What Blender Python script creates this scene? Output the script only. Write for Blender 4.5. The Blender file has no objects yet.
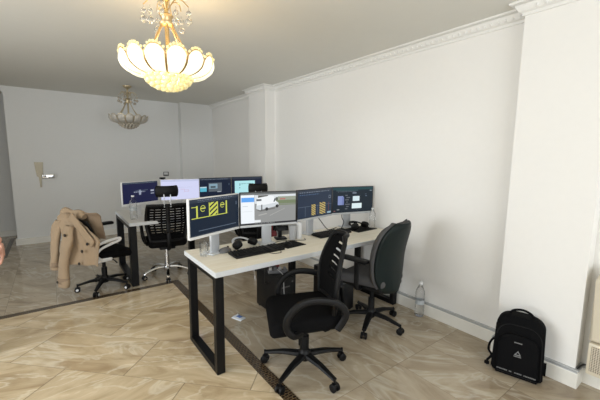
import bpy, bmesh, math, random
from mathutils import Vector, Matrix
random.seed(7)
PI = math.pi
S = bpy.context.scene
COL = S.collection
V = Vector

# ------------------------------------------------------------------ materials
def new_mat(name):
    m = bpy.data.materials.new(name); m.use_nodes = True
    nt = m.node_tree; b = nt.nodes['Principled BSDF']
    return m, nt, b

def pm(name, col, rough=.5, metal=0., bump=0., scale=80., var=.06, spec=.5, emit=None, estr=0., trans=0., alpha=1., sheen=0., coat=0.):
    """procedural paint / plastic / cloth: noise driven colour variation and bump"""
    m, nt, b = new_mat(name)
    b.inputs['Roughness'].default_value = rough
    b.inputs['Metallic'].default_value = metal
    b.inputs['Specular IOR Level'].default_value = spec
    b.inputs['Transmission Weight'].default_value = trans
    b.inputs['Alpha'].default_value = alpha
    b.inputs['Sheen Weight'].default_value = sheen
    b.inputs['Coat Weight'].default_value = coat
    tc = nt.nodes.new('ShaderNodeTexCoord')
    nz = nt.nodes.new('ShaderNodeTexNoise'); nz.inputs['Scale'].default_value = scale; nz.inputs['Detail'].default_value = 3
    nt.links.new(tc.outputs['Object'], nz.inputs['Vector'])
    mx = nt.nodes.new('ShaderNodeMix'); mx.data_type = 'RGBA'
    mx.inputs[6].default_value = (*[c * (1 - var) for c in col], 1)
    mx.inputs[7].default_value = (*[min(1, c * (1 + var)) for c in col], 1)
    nt.links.new(nz.outputs['Fac'], mx.inputs[0]); nt.links.new(mx.outputs[2], b.inputs['Base Color'])
    if bump:
        bp = nt.nodes.new('ShaderNodeBump'); bp.inputs['Strength'].default_value = bump; bp.inputs['Distance'].default_value = .004
        nt.links.new(nz.outputs['Fac'], bp.inputs['Height']); nt.links.new(bp.outputs['Normal'], b.inputs['Normal'])
    if emit:
        b.inputs['Emission Color'].default_value = (*emit, 1); b.inputs['Emission Strength'].default_value = estr
    return m

M = {}
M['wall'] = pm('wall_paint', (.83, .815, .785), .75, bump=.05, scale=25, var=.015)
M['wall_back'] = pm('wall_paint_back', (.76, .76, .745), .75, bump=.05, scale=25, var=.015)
M['ceil'] = pm('ceiling_paint', (.72, .71, .66), .85, var=.015, scale=10)
M['plaster'] = pm('cornice_plaster', (.80, .79, .76), .6, var=.03, scale=40)
M['skirting'] = pm('skirting_white', (.78, .76, .70), .3, var=.05, scale=12)
M['black'] = pm('black_plastic', (.0045, .0045, .005), .45, bump=.1, scale=300, spec=.22)
M['blackmetal'] = pm('black_powder_coat', (.0035, .0035, .004), .42, bump=.12, scale=400, spec=.2)
M['blackfab'] = pm('black_fabric', (.0050, .0050, .0055), .95, bump=.5, scale=500, spec=.08)
M['blackmesh'] = pm('black_mesh_cloth', (.0042, .0042, .0045), .9, bump=.6, scale=700, spec=.08)
M['greyfab'] = pm('grey_fabric', (.10, .098, .10), .95, bump=.5, scale=400, spec=.1)
M['shell'] = pm('dark_green_shell', (.006, .012, .012), .5, bump=.1, scale=200, spec=.25)
M['chrome'] = pm('chrome', (.75, .75, .76), .12, 1., var=.02)
M['whiteplas'] = pm('white_plastic', (.72, .72, .72), .35, var=.02)
M['greyplas'] = pm('grey_plastic', (.12, .12, .125), .5, var=.05)
M['silver'] = pm('silver_plastic', (.55, .57, .60), .35, .25, var=.02)
M['bezel'] = pm('dark_bezel', (.010, .011, .013), .35, var=.02)
M['deskedge'] = pm('desk_edge_white', (.60, .62, .64), .45, var=.02)
M['brass'] = pm('brass', (.75, .56, .26), .22, 1., var=.05)
M['oldbrass'] = pm('pale_gold', (.55, .46, .30), .35, .8, var=.08)
M['handle'] = pm('antique_brass', (.46, .41, .31), .45, .3, var=.15, scale=30)
M['cream'] = pm('cream_enamel', (.74, .67, .53), .35, var=.03, scale=10)
M['red'] = pm('dark_red_cloth', (.16, .01, .015), .8, bump=.4, scale=200)
M['rubber'] = pm('rubber', (.005, .005, .005), .7, spec=.15)
M['cable'] = pm('cable_black', (.015, .015, .015), .5)
M['cablegrey'] = pm('cable_grey', (.35, .35, .35), .5)
M['skin'] = pm('skin', (.56, .30, .22), .5, bump=.1, scale=120, var=.06)
M['hair'] = pm('hair', (.02, .014, .01), .6, bump=.6, scale=300)
M['sweater'] = pm('navy_knit', (.03, .035, .055), .95, bump=.5, scale=300)
M['trouser'] = pm('grey_trousers', (.06, .06, .065), .9, bump=.3, scale=300)
M['shoe'] = pm('black_leather', (.015, .013, .012), .35)
M['paper'] = pm('paper_white', (.78, .82, .88), .6, var=.02)
M['blue'] = pm('print_blue', (.12, .22, .55), .6)
M['button'] = pm('button_dark', (.02, .015, .012), .4)
M['logo'] = pm('logo_grey', (.20, .20, .20), .5)
M['jack'] = pm('trench_cotton', (.34, .245, .155), .9, bump=.35, scale=260, var=.06, sheen=.1)
M['jack_dark'] = pm('trench_cotton_belt', (.26, .185, .12), .9, bump=.35, scale=260, var=.06)

def wood_top():
    m, nt, b = new_mat('pale_oak_laminate')
    tc = nt.nodes.new('ShaderNodeTexCoord'); mp = nt.nodes.new('ShaderNodeMapping')
    mp.inputs['Scale'].default_value = (1.2, 16, 1)
    nz = nt.nodes.new('ShaderNodeTexNoise'); nz.inputs['Scale'].default_value = 3; nz.inputs['Detail'].default_value = 6; nz.inputs['Distortion'].default_value = .6
    cr = nt.nodes.new('ShaderNodeValToRGB')
    cr.color_ramp.elements[0].position = .3; cr.color_ramp.elements[0].color = (.79, .73, .60, 1)
    cr.color_ramp.elements[1].position = .75; cr.color_ramp.elements[1].color = (.88, .84, .74, 1)
    nt.links.new(tc.outputs['Object'], mp.inputs[0]); nt.links.new(mp.outputs[0], nz.inputs['Vector'])
    nt.links.new(nz.outputs['Fac'], cr.inputs[0]); nt.links.new(cr.outputs[0], b.inputs['Base Color'])
    b.inputs['Roughness'].default_value = .45
    return m
M['wood'] = wood_top()
M['whitetop'] = pm('white_laminate', (.72, .70, .66), .4, var=.02)

def glass_mat(name, col=(1, 1, 1), rough=.03, ior=1.33, mixt=.55):
    """thin clear plastic / glass: part see-through, part refracting-shiny"""
    m, nt, b = new_mat(name)
    b.inputs['Base Color'].default_value = (*col, 1); b.inputs['Roughness'].default_value = rough
    b.inputs['Transmission Weight'].default_value = 1; b.inputs['IOR'].default_value = ior
    tr = nt.nodes.new('ShaderNodeBsdfTransparent'); tr.inputs[0].default_value = (.96, .97, .98, 1)
    mx = nt.nodes.new('ShaderNodeMixShader'); mx.inputs[0].default_value = mixt
    out = nt.nodes['Material Output']
    nt.links.new(b.outputs[0], mx.inputs[1]); nt.links.new(tr.outputs[0], mx.inputs[2]); nt.links.new(mx.outputs[0], out.inputs[0])
    nz = nt.nodes.new('ShaderNodeTexNoise'); nz.inputs['Scale'].default_value = 60
    bp = nt.nodes.new('ShaderNodeBump'); bp.inputs['Strength'].default_value = .2; bp.inputs['Distance'].default_value = .002
    nt.links.new(nz.outputs['Fac'], bp.inputs['Height']); nt.links.new(bp.outputs['Normal'], b.inputs['Normal'])
    return m
M['bottle'] = glass_mat('clear_pet', (1, 1, 1), .04, 1.35, .30)
M['glass'] = glass_mat('clear_glass', (1, 1, 1), .02, 1.4, .5)
M['crystal'] = glass_mat('crystal', (1, .98, .94), .02, 1.5, .25)
M['unlit_petal'] = pm('frosted_glass_unlit', (.50, .47, .42), .3, var=.06, scale=30)
M['unlit_crystal'] = pm('crystal_unlit', (.42, .38, .31), .12, var=.15, scale=30)
M['lit_petal'] = pm('frosted_glass_lit', (.9, .85, .75), .4, emit=(1, .90, .60), estr=1.05)
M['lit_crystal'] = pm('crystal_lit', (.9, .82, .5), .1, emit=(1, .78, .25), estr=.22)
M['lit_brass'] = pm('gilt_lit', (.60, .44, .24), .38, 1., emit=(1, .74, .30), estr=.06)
M['label'] = pm('bottle_label', (.75, .80, .84), .5)
M['cap'] = pm('bottle_cap', (.78, .80, .82), .4)

_em = {}
def em(col, s=1.0):
    k = (tuple(col), s)
    if k not in _em:
        _em[k] = pm('screen_colour', tuple(c * .05 for c in col), .35, spec=.2, emit=tuple(col), estr=s)
    return _em[k]

def marble_floor():
    m, nt, b = new_mat('polished_marble_tiles')
    N = nt.nodes.new; L = nt.links.new
    def mth(op, a, c=None):
        n = N('ShaderNodeMath'); n.operation = op
        for i, x in enumerate((a, c)):
            if x is None: continue
            if isinstance(x, (int, float)): n.inputs[i].default_value = x
            else: L(x, n.inputs[i])
        return n.outputs[0]
    tc = N('ShaderNodeTexCoord'); sp = N('ShaderNodeSeparateXYZ'); L(tc.outputs['Object'], sp.inputs[0])
    x, y = sp.outputs[0], sp.outputs[1]
    inner = mth('MULTIPLY', mth('LESS_THAN', x, 1.10), mth('LESS_THAN', y, 3.965))
    # diagonal coordinates inside the border, straight ones outside
    du = mth('MULTIPLY', mth('ADD', x, y), .70711); dv = mth('MULTIPLY', mth('SUBTRACT', y, x), .70711)
    def mix(f, a, c):
        n = N('ShaderNodeMix'); n.data_type = 'FLOAT'; L(f, n.inputs[0])
        for i, q in ((2, a), (3, c)):
            if isinstance(q, (int, float)): n.inputs[i].default_value = q
            else: L(q, n.inputs[i])
        return n.outputs[0]
    u = mix(inner, mth('ADD', mth('DIVIDE', mth('SUBTRACT', y, 1.375), .60), 40.0), mth('ADD', mth('DIVIDE', mth('SUBTRACT', du, 1.905), .45), 40.0))
    row = mth('FLOOR', u)
    sh = mth('MULTIPLY', mth('MODULO', row, 2.0), .5)
    v = mix(inner, mth('ADD', mth('DIVIDE', mth('SUBTRACT', x, 1.945), .40), 40.0), mth('ADD', mth('ADD', mth('DIVIDE', mth('SUBTRACT', dv, 1.49), .9), 40.0), sh))
    fu = mth('FRACT', u); fv = mth('FRACT', v)
    eu = mth('MINIMUM', fu, mth('SUBTRACT', 1.0, fu)); ev = mth('MINIMUM', fv, mth('SUBTRACT', 1.0, fv))
    grout = mth('MAXIMUM', mth('LESS_THAN', eu, .0038), mth('LESS_THAN', ev, .0042))
    cell = N('ShaderNodeCombineXYZ'); L(row, cell.inputs[0]); L(mth('FLOOR', v), cell.inputs[1])
    wn = N('ShaderNodeTexWhiteNoise'); wn.noise_dimensions = '3D'; L(cell.outputs[0], wn.inputs['Vector'])
    off = N('ShaderNodeVectorMath'); off.operation = 'SCALE'; L(wn.outputs['Color'], off.inputs[0]); off.inputs['Scale'].default_value = 9
    # rotate the vein direction a little in each tile
    vr = N('ShaderNodeVectorRotate'); vr.rotation_type = 'Z_AXIS'
    L(tc.outputs['Object'], vr.inputs['Vector'])
    ang = mth('ADD', mth('MULTIPLY', wn.outputs['Value'], .9), mix(inner, .6, -.15))
    L(ang, vr.inputs['Angle'])
    add = N('ShaderNodeVectorMath'); add.operation = 'ADD'; L(vr.outputs[0], add.inputs[0]); L(off.outputs[0], add.inputs[1])
    mp = N('ShaderNodeMapping'); mp.inputs['Scale'].default_value = (1.0, 2.8, 1); L(add.outputs[0], mp.inputs[0])
    nz = N('ShaderNodeTexNoise'); nz.inputs['Scale'].default_value = 2.0; nz.inputs['Detail'].default_value = 8; nz.inputs['Roughness'].default_value = .62; nz.inputs['Distortion'].default_value = 1.1
    L(mp.outputs[0], nz.inputs['Vector'])
    cr = N('ShaderNodeValToRGB'); e = cr.color_ramp.elements
    e[0].position = .30; e[0].color = (.37, .275, .170, 1)
    e[1].position = .74; e[1].color = (.80, .70, .54, 1)
    k = cr.color_ramp.elements.new(.48); k.color = (.52, .415, .275, 1)
    k = cr.color_ramp.elements.new(.62); k.color = (.61, .50, .345, 1)
    L(nz.outputs['Fac'], cr.inputs[0])
    # thin pale veins
    nz2 = N('ShaderNodeTexNoise'); nz2.inputs['Scale'].default_value = 1.35; nz2.inputs['Detail'].default_value = 5; nz2.inputs['Distortion'].default_value = .8
    L(mp.outputs[0], nz2.inputs['Vector'])
    vein = mth('SUBTRACT', 1.0, mth('MINIMUM', mth('MULTIPLY', mth('ABSOLUTE', mth('SUBTRACT', nz2.outputs['Fac'], .5)), 42.0), 1.0))
    m1 = N('ShaderNodeMix'); m1.data_type = 'RGBA'; L(mth('MULTIPLY', vein, .45), m1.inputs[0]); L(cr.outputs[0], m1.inputs[6]); m1.inputs[7].default_value = (.80, .74, .60, 1)
    # outer tiles are greyer than the cream inner field
    hs = N('ShaderNodeHueSaturation'); L(m1.outputs[2], hs.inputs['Color']); L(mix(inner, .86, 1.06), hs.inputs['Saturation']); L(mix(inner, .78, 1.12), hs.inputs['Value'])
    m2 = N('ShaderNodeMix'); m2.data_type = 'RGBA'; L(mth('MULTIPLY', grout, .62), m2.inputs[0]); L(hs.outputs[0], m2.inputs[6]); m2.inputs[7].default_value = (.17, .13, .085, 1)
    L(m2.outputs[2], b.inputs['Base Color'])
    b.inputs['Roughness'].default_value = .10; b.inputs['Specular IOR Level'].default_value = .5
    return m
M['floor'] = marble_floor()

def border_mat():
    m, nt, b = new_mat('greek_key_border')
    N = nt.nodes.new; L = nt.links.new
    tc = N('ShaderNodeTexCoord'); br = N('ShaderNodeTexBrick')
    mp = N('ShaderNodeMapping'); L(tc.outputs['Object'], mp.inputs[0]); L(mp.outputs[0], br.inputs['Vector'])
    br.inputs['Scale'].default_value = 1; br.inputs['Brick Width'].default_value = .03; br.inputs['Row Height'].default_value = .0205; br.inputs['Mortar Size'].default_value = .0025
    br.inputs['Color1'].default_value = (.028, .016, .010, 1); br.inputs['Color2'].default_value = (.05, .030, .018, 1); br.inputs['Mortar'].default_value = (.14, .10, .055, 1)
    L(br.outputs['Color'], b.inputs['Base Color']); b.inputs['Roughness'].default_value = .25
    return m
M['border'] = border_mat()

def grille_mat():
    m, nt, b = new_mat('perforated_grille')
    N = nt.nodes.new; L = nt.links.new
    tc = N('ShaderNodeTexCoord'); vo = N('ShaderNodeTexVoronoi'); vo.inputs['Scale'].default_value = 90; vo.inputs['Randomness'].default_value = .1
    L(tc.outputs['Object'], vo.inputs['Vector'])
    cr = N('ShaderNodeValToRGB'); cr.color_ramp.elements[0].position = .30; cr.color_ramp.elements[0].color = (.18, .15, .11, 1)
    cr.color_ramp.elements[1].position = .45; cr.color_ramp.elements[1].color = (.62, .55, .44, 1)
    L(vo.outputs['Distance'], cr.inputs[0]); L(cr.outputs[0], b.inputs['Base Color']); b.inputs['Roughness'].default_value = .5
    return m
M['grille'] = grille_mat()

# ------------------------------------------------------------------ mesh builder
class MB:
    def __init__(s): s.bm = bmesh.new()
    def _fin(s, verts, mi, mat=None):
        if mat is not None: bmesh.ops.transform(s.bm, matrix=mat, verts=verts)
        vs = set(verts)
        for f in s.bm.faces:
            if all(v in vs for v in f.verts): f.material_index = mi
    def box(s, c, size, bev=0., seg=2, rot=None, mi=0, taper=None):
        before = set(s.bm.verts)
        r = bmesh.ops.create_cube(s.bm, size=1.0)
        bmesh.ops.scale(s.bm, vec=size, verts=r['verts'])
        if taper:
            for v in r['verts']:
                if v.co.z > 0: v.co.x *= taper[0]; v.co.y *= taper[1]
        if bev > 0:
            es = list({e for v in r['verts'] for e in v.link_edges})
            bmesh.ops.bevel(s.bm, geom=es, offset=bev, segments=seg, affect='EDGES', profile=.5)
        nv = [v for v in s.bm.verts if v not in before]
        m = Matrix.Translation(V(c))
        if rot is not None: m = m @ rot.to_4x4()
        s._fin(nv, mi, m); return s
    def tube(s, pts, r, n=8, mi=0, flat=1.0, closed=False, up=None):
        """sweep a round (or flattened) section along a polyline; r number or list"""
        pts = [V(p) for p in pts]; N = len(pts); rings = []
        rs = r if isinstance(r, (list, tuple)) else [r] * N
        prev = None; nv = []
        for i, p in enumerate(pts):
            a = pts[(i - 1) % N] if (closed or i > 0) else p
            c = pts[(i + 1) % N] if (closed or i < N - 1) else p
            t = (c - a).normalized()
            if up is not None: u = V(up) - t * V(up).dot(t)
            elif prev is None:
                u = V((0, 0, 1)) if abs(t.z) < .9 else V((1, 0, 0)); u = u - t * u.dot(t)
            else: u = prev - t * prev.dot(t)
            if u.length < 1e-6: u = V((1, 0, 0)) - t * t.x
            u.normalize(); prev = u; w = t.cross(u)
            ring = [s.bm.verts.new(p + (u * math.cos(2 * PI * k / n) * flat + w * math.sin(2 * PI * k / n)) * rs[i]) for k in range(n)]
            rings.append(ring); nv += ring
        M_ = N if closed else N - 1
        for i in range(M_):
            A, B = rings[i], rings[(i + 1) % N]
            for k in range(n):
                f = s.bm.faces.new((A[k], A[(k + 1) % n], B[(k + 1) % n], B[k])); f.material_index = mi
        if not closed:
            f = s.bm.faces.new(rings[0][::-1]); f.material_index = mi
            f = s.bm.faces.new(rings[-1]); f.material_index = mi
        return s
    def cyl(s, a, b, r, n=16, mi=0, r2=None):
        return s.tube([a, b], [r, r if r2 is None else r2], n, mi)
    def lathe(s, prof, n=24, mi=0, c=(0, 0, 0), mat=None, cap=True):
        c = V(c); rings = []; nv = []
        for (r, z) in prof:
            ring = [s.bm.verts.new(V((r * math.cos(2 * PI * k / n), r * math.sin(2 * PI * k / n), z))) for k in range(n)]
            rings.append(ring); nv += ring
        for A, B in zip(rings, rings[1:]):
            for k in range(n):
                f = s.bm.faces.new((A[k], A[(k + 1) % n], B[(k + 1) % n], B[k])); f.material_index = mi
        if cap:
            for ring, rev in ((rings[0], True), (rings[-1], False)):
                f = s.bm.faces.new(ring[::-1] if rev else ring); f.material_index = mi
        m = Matrix.Translation(c)
        if mat is not None: m = m @ mat.to_4x4()
        bmesh.ops.transform(s.bm, matrix=m, verts=nv)
        return s
    def prism(s, poly, d0, d1, axis='y', mi=0, mat=None):
        """extrude a 2-D outline; axis is the extrusion axis"""
        def P(a, b, d):
            return {'x': V((d, a, b)), 'y': V((a, d, b)), 'z': V((a, b, d))}[axis]
        A = [s.bm.verts.new(P(a, b, d0)) for a, b in poly]; B = [s.bm.verts.new(P(a, b, d1)) for a, b in poly]
        n = len(poly); fs = []
        for k in range(n): fs.append(s.bm.faces.new((A[k], A[(k + 1) % n], B[(k + 1) % n], B[k])))
        fs.append(s.bm.faces.new(A[::-1])); fs.append(s.bm.faces.new(B))
        for f in fs: f.material_index = mi
        if mat is not None: bmesh.ops.transform(s.bm, matrix=mat, verts=A + B)
        return s
    def grid(s, fn, nu, nv, skip=None, mi=0):
        P = [[s.bm.verts.new(V(fn(i / nu, j / nv))) for j in range(nv + 1)] for i in range(nu + 1)]
        for i in range(nu):
            for j in range(nv):
                if skip and skip(i, j): continue
                f = s.bm.faces.new((P[i][j], P[i + 1][j], P[i + 1][j + 1], P[i][j + 1])); f.material_index = mi
        return s
    def sphere(s, c, r, n=12, mi=0, sc=(1, 1, 1), rot=None):
        before = set(s.bm.verts)
        bmesh.ops.create_uvsphere(s.bm, u_segments=n, v_segments=max(6, n // 2 + 1), radius=r)
        nv = [v for v in s.bm.verts if v not in before]
        m = Matrix.Translation(V(c))
        if rot is not None: m = m @ rot.to_4x4()
        s._fin(nv, mi, m @ Matrix.Diagonal((*sc, 1))); return s
    def face(s, pts, mi=0):
        f = s.bm.faces.new([s.bm.verts.new(V(p)) for p in pts]); f.material_index = mi; return s
    def build(s, name, mats, parent=None, smooth=40, solid=0., sub=0, loc=None, offset=0.):
        bmesh.ops.recalc_face_normals(s.bm, faces=s.bm.faces[:])
        me = bpy.data.meshes.new(name); s.bm.to_mesh(me); s.bm.free()
        for mt in (mats if isinstance(mats, (list, tuple)) else [mats]):
            me.materials.append(M[mt] if isinstance(mt, str) else mt)
        if smooth:
            me.shade_smooth(); me.set_sharp_from_angle(angle=math.radians(smooth))
        o = bpy.data.objects.new(name, me); COL.objects.link(o)
        if parent is not None: o.parent = parent
        if loc is not None: o.location = loc
        if sub:
            md = o.modifiers.new('sub', 'SUBSURF'); md.levels = sub; md.render_levels = sub
        if solid:
            md = o.modifiers.new('solid', 'SOLIDIFY'); md.thickness = solid; md.offset = offset
        return o

def tag(o, label, cat, group=None):
    o['label'] = label; o['category'] = cat
    if group: o['group'] = group
    return o
def thing(name, label, cat, loc, rz=0., group=None):
    o = bpy.data.objects.new(name, None); o.empty_display_size = .1; COL.objects.link(o)
    o.location = loc; o.rotation_euler = (0, 0, rz)
    return tag(o, label, cat, group)
def struct(o):
    o['kind'] = 'structure'; return o
def copy_tree(root, loc, rz, label, scale=None):
    def cp(o, par):
        c = o.copy(); COL.objects.link(c)
        if par is not None: c.parent = par
        for ch in list(o.children): cp(ch, c)
        return c
    r = cp(root, None); r.location = loc; r.rotation_euler = (0, 0, rz); r['label'] = label
    return r
def bez(p, n=12):
    """smooth Catmull-Rom through points"""
    p = [V(q) for q in p]; out = []
    for i in range(len(p) - 1):
        a = p[max(i - 1, 0)]; b = p[i]; c = p[i + 1]; d = p[min(i + 2, len(p) - 1)]
        for k in range(n):
            t = k / n
            out.append(.5 * ((2 * b) + (c - a) * t + (2 * a - 5 * b + 4 * c - d) * t * t + (3 * b - a - 3 * c + d) * t ** 3))
    out.append(p[-1]); return out
def RX(a): return Matrix.Rotation(a, 3, 'X')
def RY(a): return Matrix.Rotation(a, 3, 'Y')
def RZ(a): return Matrix.Rotation(a, 3, 'Z')

# ------------------------------------------------------------------ camera
f_px, pit, yaw, rol, CH = 331.67, .129, .641, .010, 1.5
F = V((math.sin(yaw) * math.cos(pit), math.cos(yaw) * math.cos(pit), -math.sin(pit)))
R0 = V((math.cos(yaw), -math.sin(yaw), 0)); U0 = R0.cross(F)
R = R0 * math.cos(rol) + U0 * math.sin(rol); U = -R0 * math.sin(rol) + U0 * math.cos(rol)
cam = bpy.data.cameras.new('camera'); co = bpy.data.objects.new('camera', cam); COL.objects.link(co)
cam.sensor_width = 36; cam.lens = f_px / 600 * 36; cam.clip_start = .05
mw = Matrix(((R.x, U.x, -F.x, 0), (R.y, U.y, -F.y, 0), (R.z, U.z, -F.z, CH), (0, 0, 0, 1)))
co.matrix_world = mw
S.camera = co

# ------------------------------------------------------------------ room shell
XW, YB, ZC = 2.811, 7.095, 2.563
XL, YF = -2.9, -2.6
PX, PY0, PY1 = 2.69, .537, 1.03         # near pillar
QX, QY0, QY1 = 2.64, 4.44, 4.96         # far pillar
KX, KY = 2.15, 6.92                     # column in the back corner
def sbox(name, a, b, mat, bev=0):
    m = MB(); m.box([(p + q) / 2 for p, q in zip(a, b)], [abs(q - p) for p, q in zip(a, b)], bev)
    return struct(m.build(name, mat, smooth=0))
m = MB(); m.face([(XL - .3, YF - .3, 0), (3.2, YF - .3, 0), (3.2, 9.2, 0), (XL - .3, 9.2, 0)])
struct(m.build('floor', 'floor', smooth=0))
m = MB(); m.face([(XL - .3, YF - .3, ZC), (XL - .3, 9.2, ZC), (3.2, 9.2, ZC), (3.2, YF - .3, ZC)])
struct(m.build('ceiling', 'ceil', smooth=0))
# right wall with its pillars in one outline
m = MB()
m.prism([(3.1, YF - .2), (XW, YF - .2), (XW, PY0), (PX, PY0), (PX, PY1), (XW, PY1), (XW, QY0), (QX, QY0), (QX, QY1), (XW, QY1), (XW, YB + .2), (3.1, YB + .2)], 0, ZC, 'z')
struct(m.build('wall_right', 'wall', smooth=0))
# back wall with arched opening to the hall at its left end, column in the corner
m = MB()
ox0, ox1, oz, rr = -1.75, -.54, 2.535, .13
arch = [(ox1, 0)] + [(ox1 - rr + rr * math.cos(t), oz - rr + rr * math.sin(t)) for t in [i * PI / 16 for i in range(9)]] + \
       [(ox0 + rr - rr * math.cos(t), oz - rr + rr * math.sin(t)) for t in [i * PI / 16 for i in range(8, -1, -1)]] + [(ox0, 0)]
m.prism([(XL - .2, 0), (XL - .2, ZC), (XW, ZC), (XW, 0)] + arch, YB, YB + .14, 'y')
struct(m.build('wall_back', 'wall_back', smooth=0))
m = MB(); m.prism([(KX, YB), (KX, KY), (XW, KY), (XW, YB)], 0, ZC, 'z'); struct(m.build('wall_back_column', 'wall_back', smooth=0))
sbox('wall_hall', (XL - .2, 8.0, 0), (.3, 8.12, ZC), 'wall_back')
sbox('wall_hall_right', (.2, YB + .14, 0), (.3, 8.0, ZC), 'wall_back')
m = MB(); ly0, ly1 = .8, 3.8  # opening for the added left window, placed to light the right wall
for a, b in (((YF - .2, 0), (ly0, ZC)), ((ly1, 0), (8.1, ZC)), ((ly0, 0), (ly1, .4)), ((ly0, 2.3), (ly1, ZC))):
    m.box((XL - .07, (a[0] + b[0]) / 2, (a[1] + b[1]) / 2), (.14, b[0] - a[0], b[1] - a[1]))
struct(m.build('wall_left', 'wall', smooth=0))
m = MB()
for y in (ly0 + .03, 2.3, ly1 - .03): m.box((XL - .05, y, 1.35), (.05, .06, 1.9))
for z in (.43, 2.27): m.box((XL - .05, (ly0 + ly1) / 2, z), (.05, ly1 - ly0, .06))
struct(m.build('added_window_left', 'whiteplas', smooth=0))  # frame of an unseen window, added to go with the side fill
m = MB()   # wall behind the camera with a wide window
wx0, wx1, wz0, wz1 = -2.3, 2.2, .35, 2.3
for a, b in (((XL, 0), (wx0, ZC)), ((wx1, 0), (XW, ZC)), ((wx0, 0), (wx1, wz0)), ((wx0, wz1), (wx1, ZC))):
    m.box(((a[0] + b[0]) / 2, YF - .07, (a[1] + b[1]) / 2), (b[0] - a[0], .14, b[1] - a[1]))
struct(m.build('wall_front', 'wall', smooth=0))
m = MB()
for x in (wx0 + .03, -.8, .7, wx1 - .03): m.box((x, YF - .05, (wz0 + wz1) / 2), (.06, .05, wz1 - wz0))
for z in (wz0 + .03, wz1 - .03): m.box(((wx0 + wx1) / 2, YF - .05, z), (wx1 - wx0, .05, .06))
struct(m.build('window_1', 'whiteplas', smooth=0))

path = [(XW, YF), (XW, PY0), (PX, PY0), (PX, PY1), (XW, PY1), (XW, QY0), (QX, QY0), (QX, QY1), (XW, QY1), (XW, KY)]
def offs(path, d):
    """offset the wall line into the room (towards -x side) with mitres"""
    out = []
    for i, p in enumerate(path):
        p = V(p)
        def nrm(a, b):
            t = (V(b) - V(a)).normalized(); return V((-t.y, t.x))
        n1 = nrm(path[i - 1], path[i]) if i else None; n2 = nrm(path[i], path[i + 1]) if i < len(path) - 1 else None
        if n1 is None: q = p + n2 * d
        elif n2 is None: q = p + n1 * d
        else: q = p + (n1 + n2) * d
        out.append(q)
    return out
def sweep(m, path, prof, mi=0):
    rows = []
    for d, z in prof:
        rows.append([m.bm.verts.new(V((q.x, q.y, z))) for q in offs(path, d)])
    for A, B in zip(rows, rows[1:]):
        for k in range(len(A) - 1):
            f = m.bm.faces.new((A[k], A[k + 1], B[k + 1], B[k])); f.material_index = mi
    return m
m = MB()
sweep(m, path, [(0, ZC - .085), (.012, ZC - .085), (.014, ZC - .066), (.030, ZC - .058), (.044, ZC - .036), (.050, ZC - .020), (.075, ZC - .012), (.08, ZC), (0, ZC)])
# egg-and-dart blocks along the moulding
for a, b in zip(path, path[1:]):
    a, b = V(a), V(b); t = (b - a).normalized(); n = V((-t.y, t.x)); Ls = (b - a).length
    if Ls < .3: continue
    k = int((Ls - .06) / .05)
    for i in range(k):
        c = a + t * (.06 + i * .05) + n * .036
        m.box((c.x, c.y, ZC - .046), (.024, .016, .024), .006, 1)
struct(m.build('trim_1', 'plaster', smooth=30))
m = MB()
sweep(m, path, [(0, .127), (.020, .127), (.022, .122), (.016, .110), (.018, .104)], 1); sweep(m, path, [(.018, .104), (.022, .098), (.022, 0)])
struct(m.build('baseboard_right', ['skirting', pm('skirting_cap_grey', (.42, .43, .43), .4)], smooth=0))
m = MB(); sweep(m, [(XW, KY), (KX, KY), (KX, YB), (ox1, YB), (ox1, YB + .14)], [(0, .105), (.02, .10), (.022, 0)])
struct(m.build('baseboard_back', 'skirting', smooth=0))
m = MB(); sweep(m, [(.2, 8.0), (XL, 8.0)], [(0, .105), (.02, .10), (.022, 0)])
struct(m.build('baseboard_hall', 'skirting', smooth=0))
# inlaid border in the floor
def flat(name, x0, y0, x1, y1, z=.0012):
    m = MB(); m.box(((x0 + x1) / 2, (y0 + y1) / 2, z / 2), (x1 - x0, y1 - y0, z)); return struct(m.build(name, 'border', smooth=0))
flat('trim_2', 1.057, -2.3, 1.140, 4.0)
flat('trim_3', -2.4, 3.925, 1.057, 4.0)
flat('trim_4', -.68, 6.3, -.62, 7.75)

# ------------------------------------------------------------------ desks
def o_frame(parent, x, y0, y1, w=.055, top=.71, d=.05):
    m = MB()
    m.box((x, y0 + d / 2, top / 2), (w, d, top), .004, 1)
    m.box((x, y1 - d / 2, top / 2), (w, d, top), .004, 1)
    m.box((x, (y0 + y1) / 2, .022), (w, y1 - y0 - 2 * d, .044), .003, 1)
    m.box((x, (y0 + y1) / 2, top - .02), (w, y1 - y0 - 2 * d, .04), .003, 1)
    return m.build('leg_frame', 'blackmetal', parent, smooth=0)
def desk(label, x0, y0, x1, y1, xs, w, d, top='wood'):
    t = thing('desk', label, 'desk', (x0, y0, 0)); W, D = x1 - x0, y1 - y0
    m = MB(); m.box((W / 2, D / 2, .73), (W, D, .038), .003, 1)
    for f in m.bm.faces: f.material_index = 0 if f.normal.z > .8 else 1
    m.build('tabletop', [top, 'deskedge'], t, smooth=0)
    for x in xs: o_frame(t, x - x0, .035, D - .03, w, .711, d)
    m = MB(); m.box((W / 2, D * .35, .69), (W - .1, .04, .04)).box((W / 2, D * .7, .69), (W - .1, .04, .04)); m.build('crossbar', 'blackmetal', t, smooth=0)
    return t
desk('long pale oak desk with black frame legs nearest the camera, carrying four monitors', .80, 1.985, 2.785, 2.615, (.845, 1.82, 2.74), .06, .05)
desk('pale desk with black legs further back, by the grey back wall', .645, 4.03, 2.60, 5.05, (.685, 1.64, 2.56), .075, .09, 'whitetop')

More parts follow.
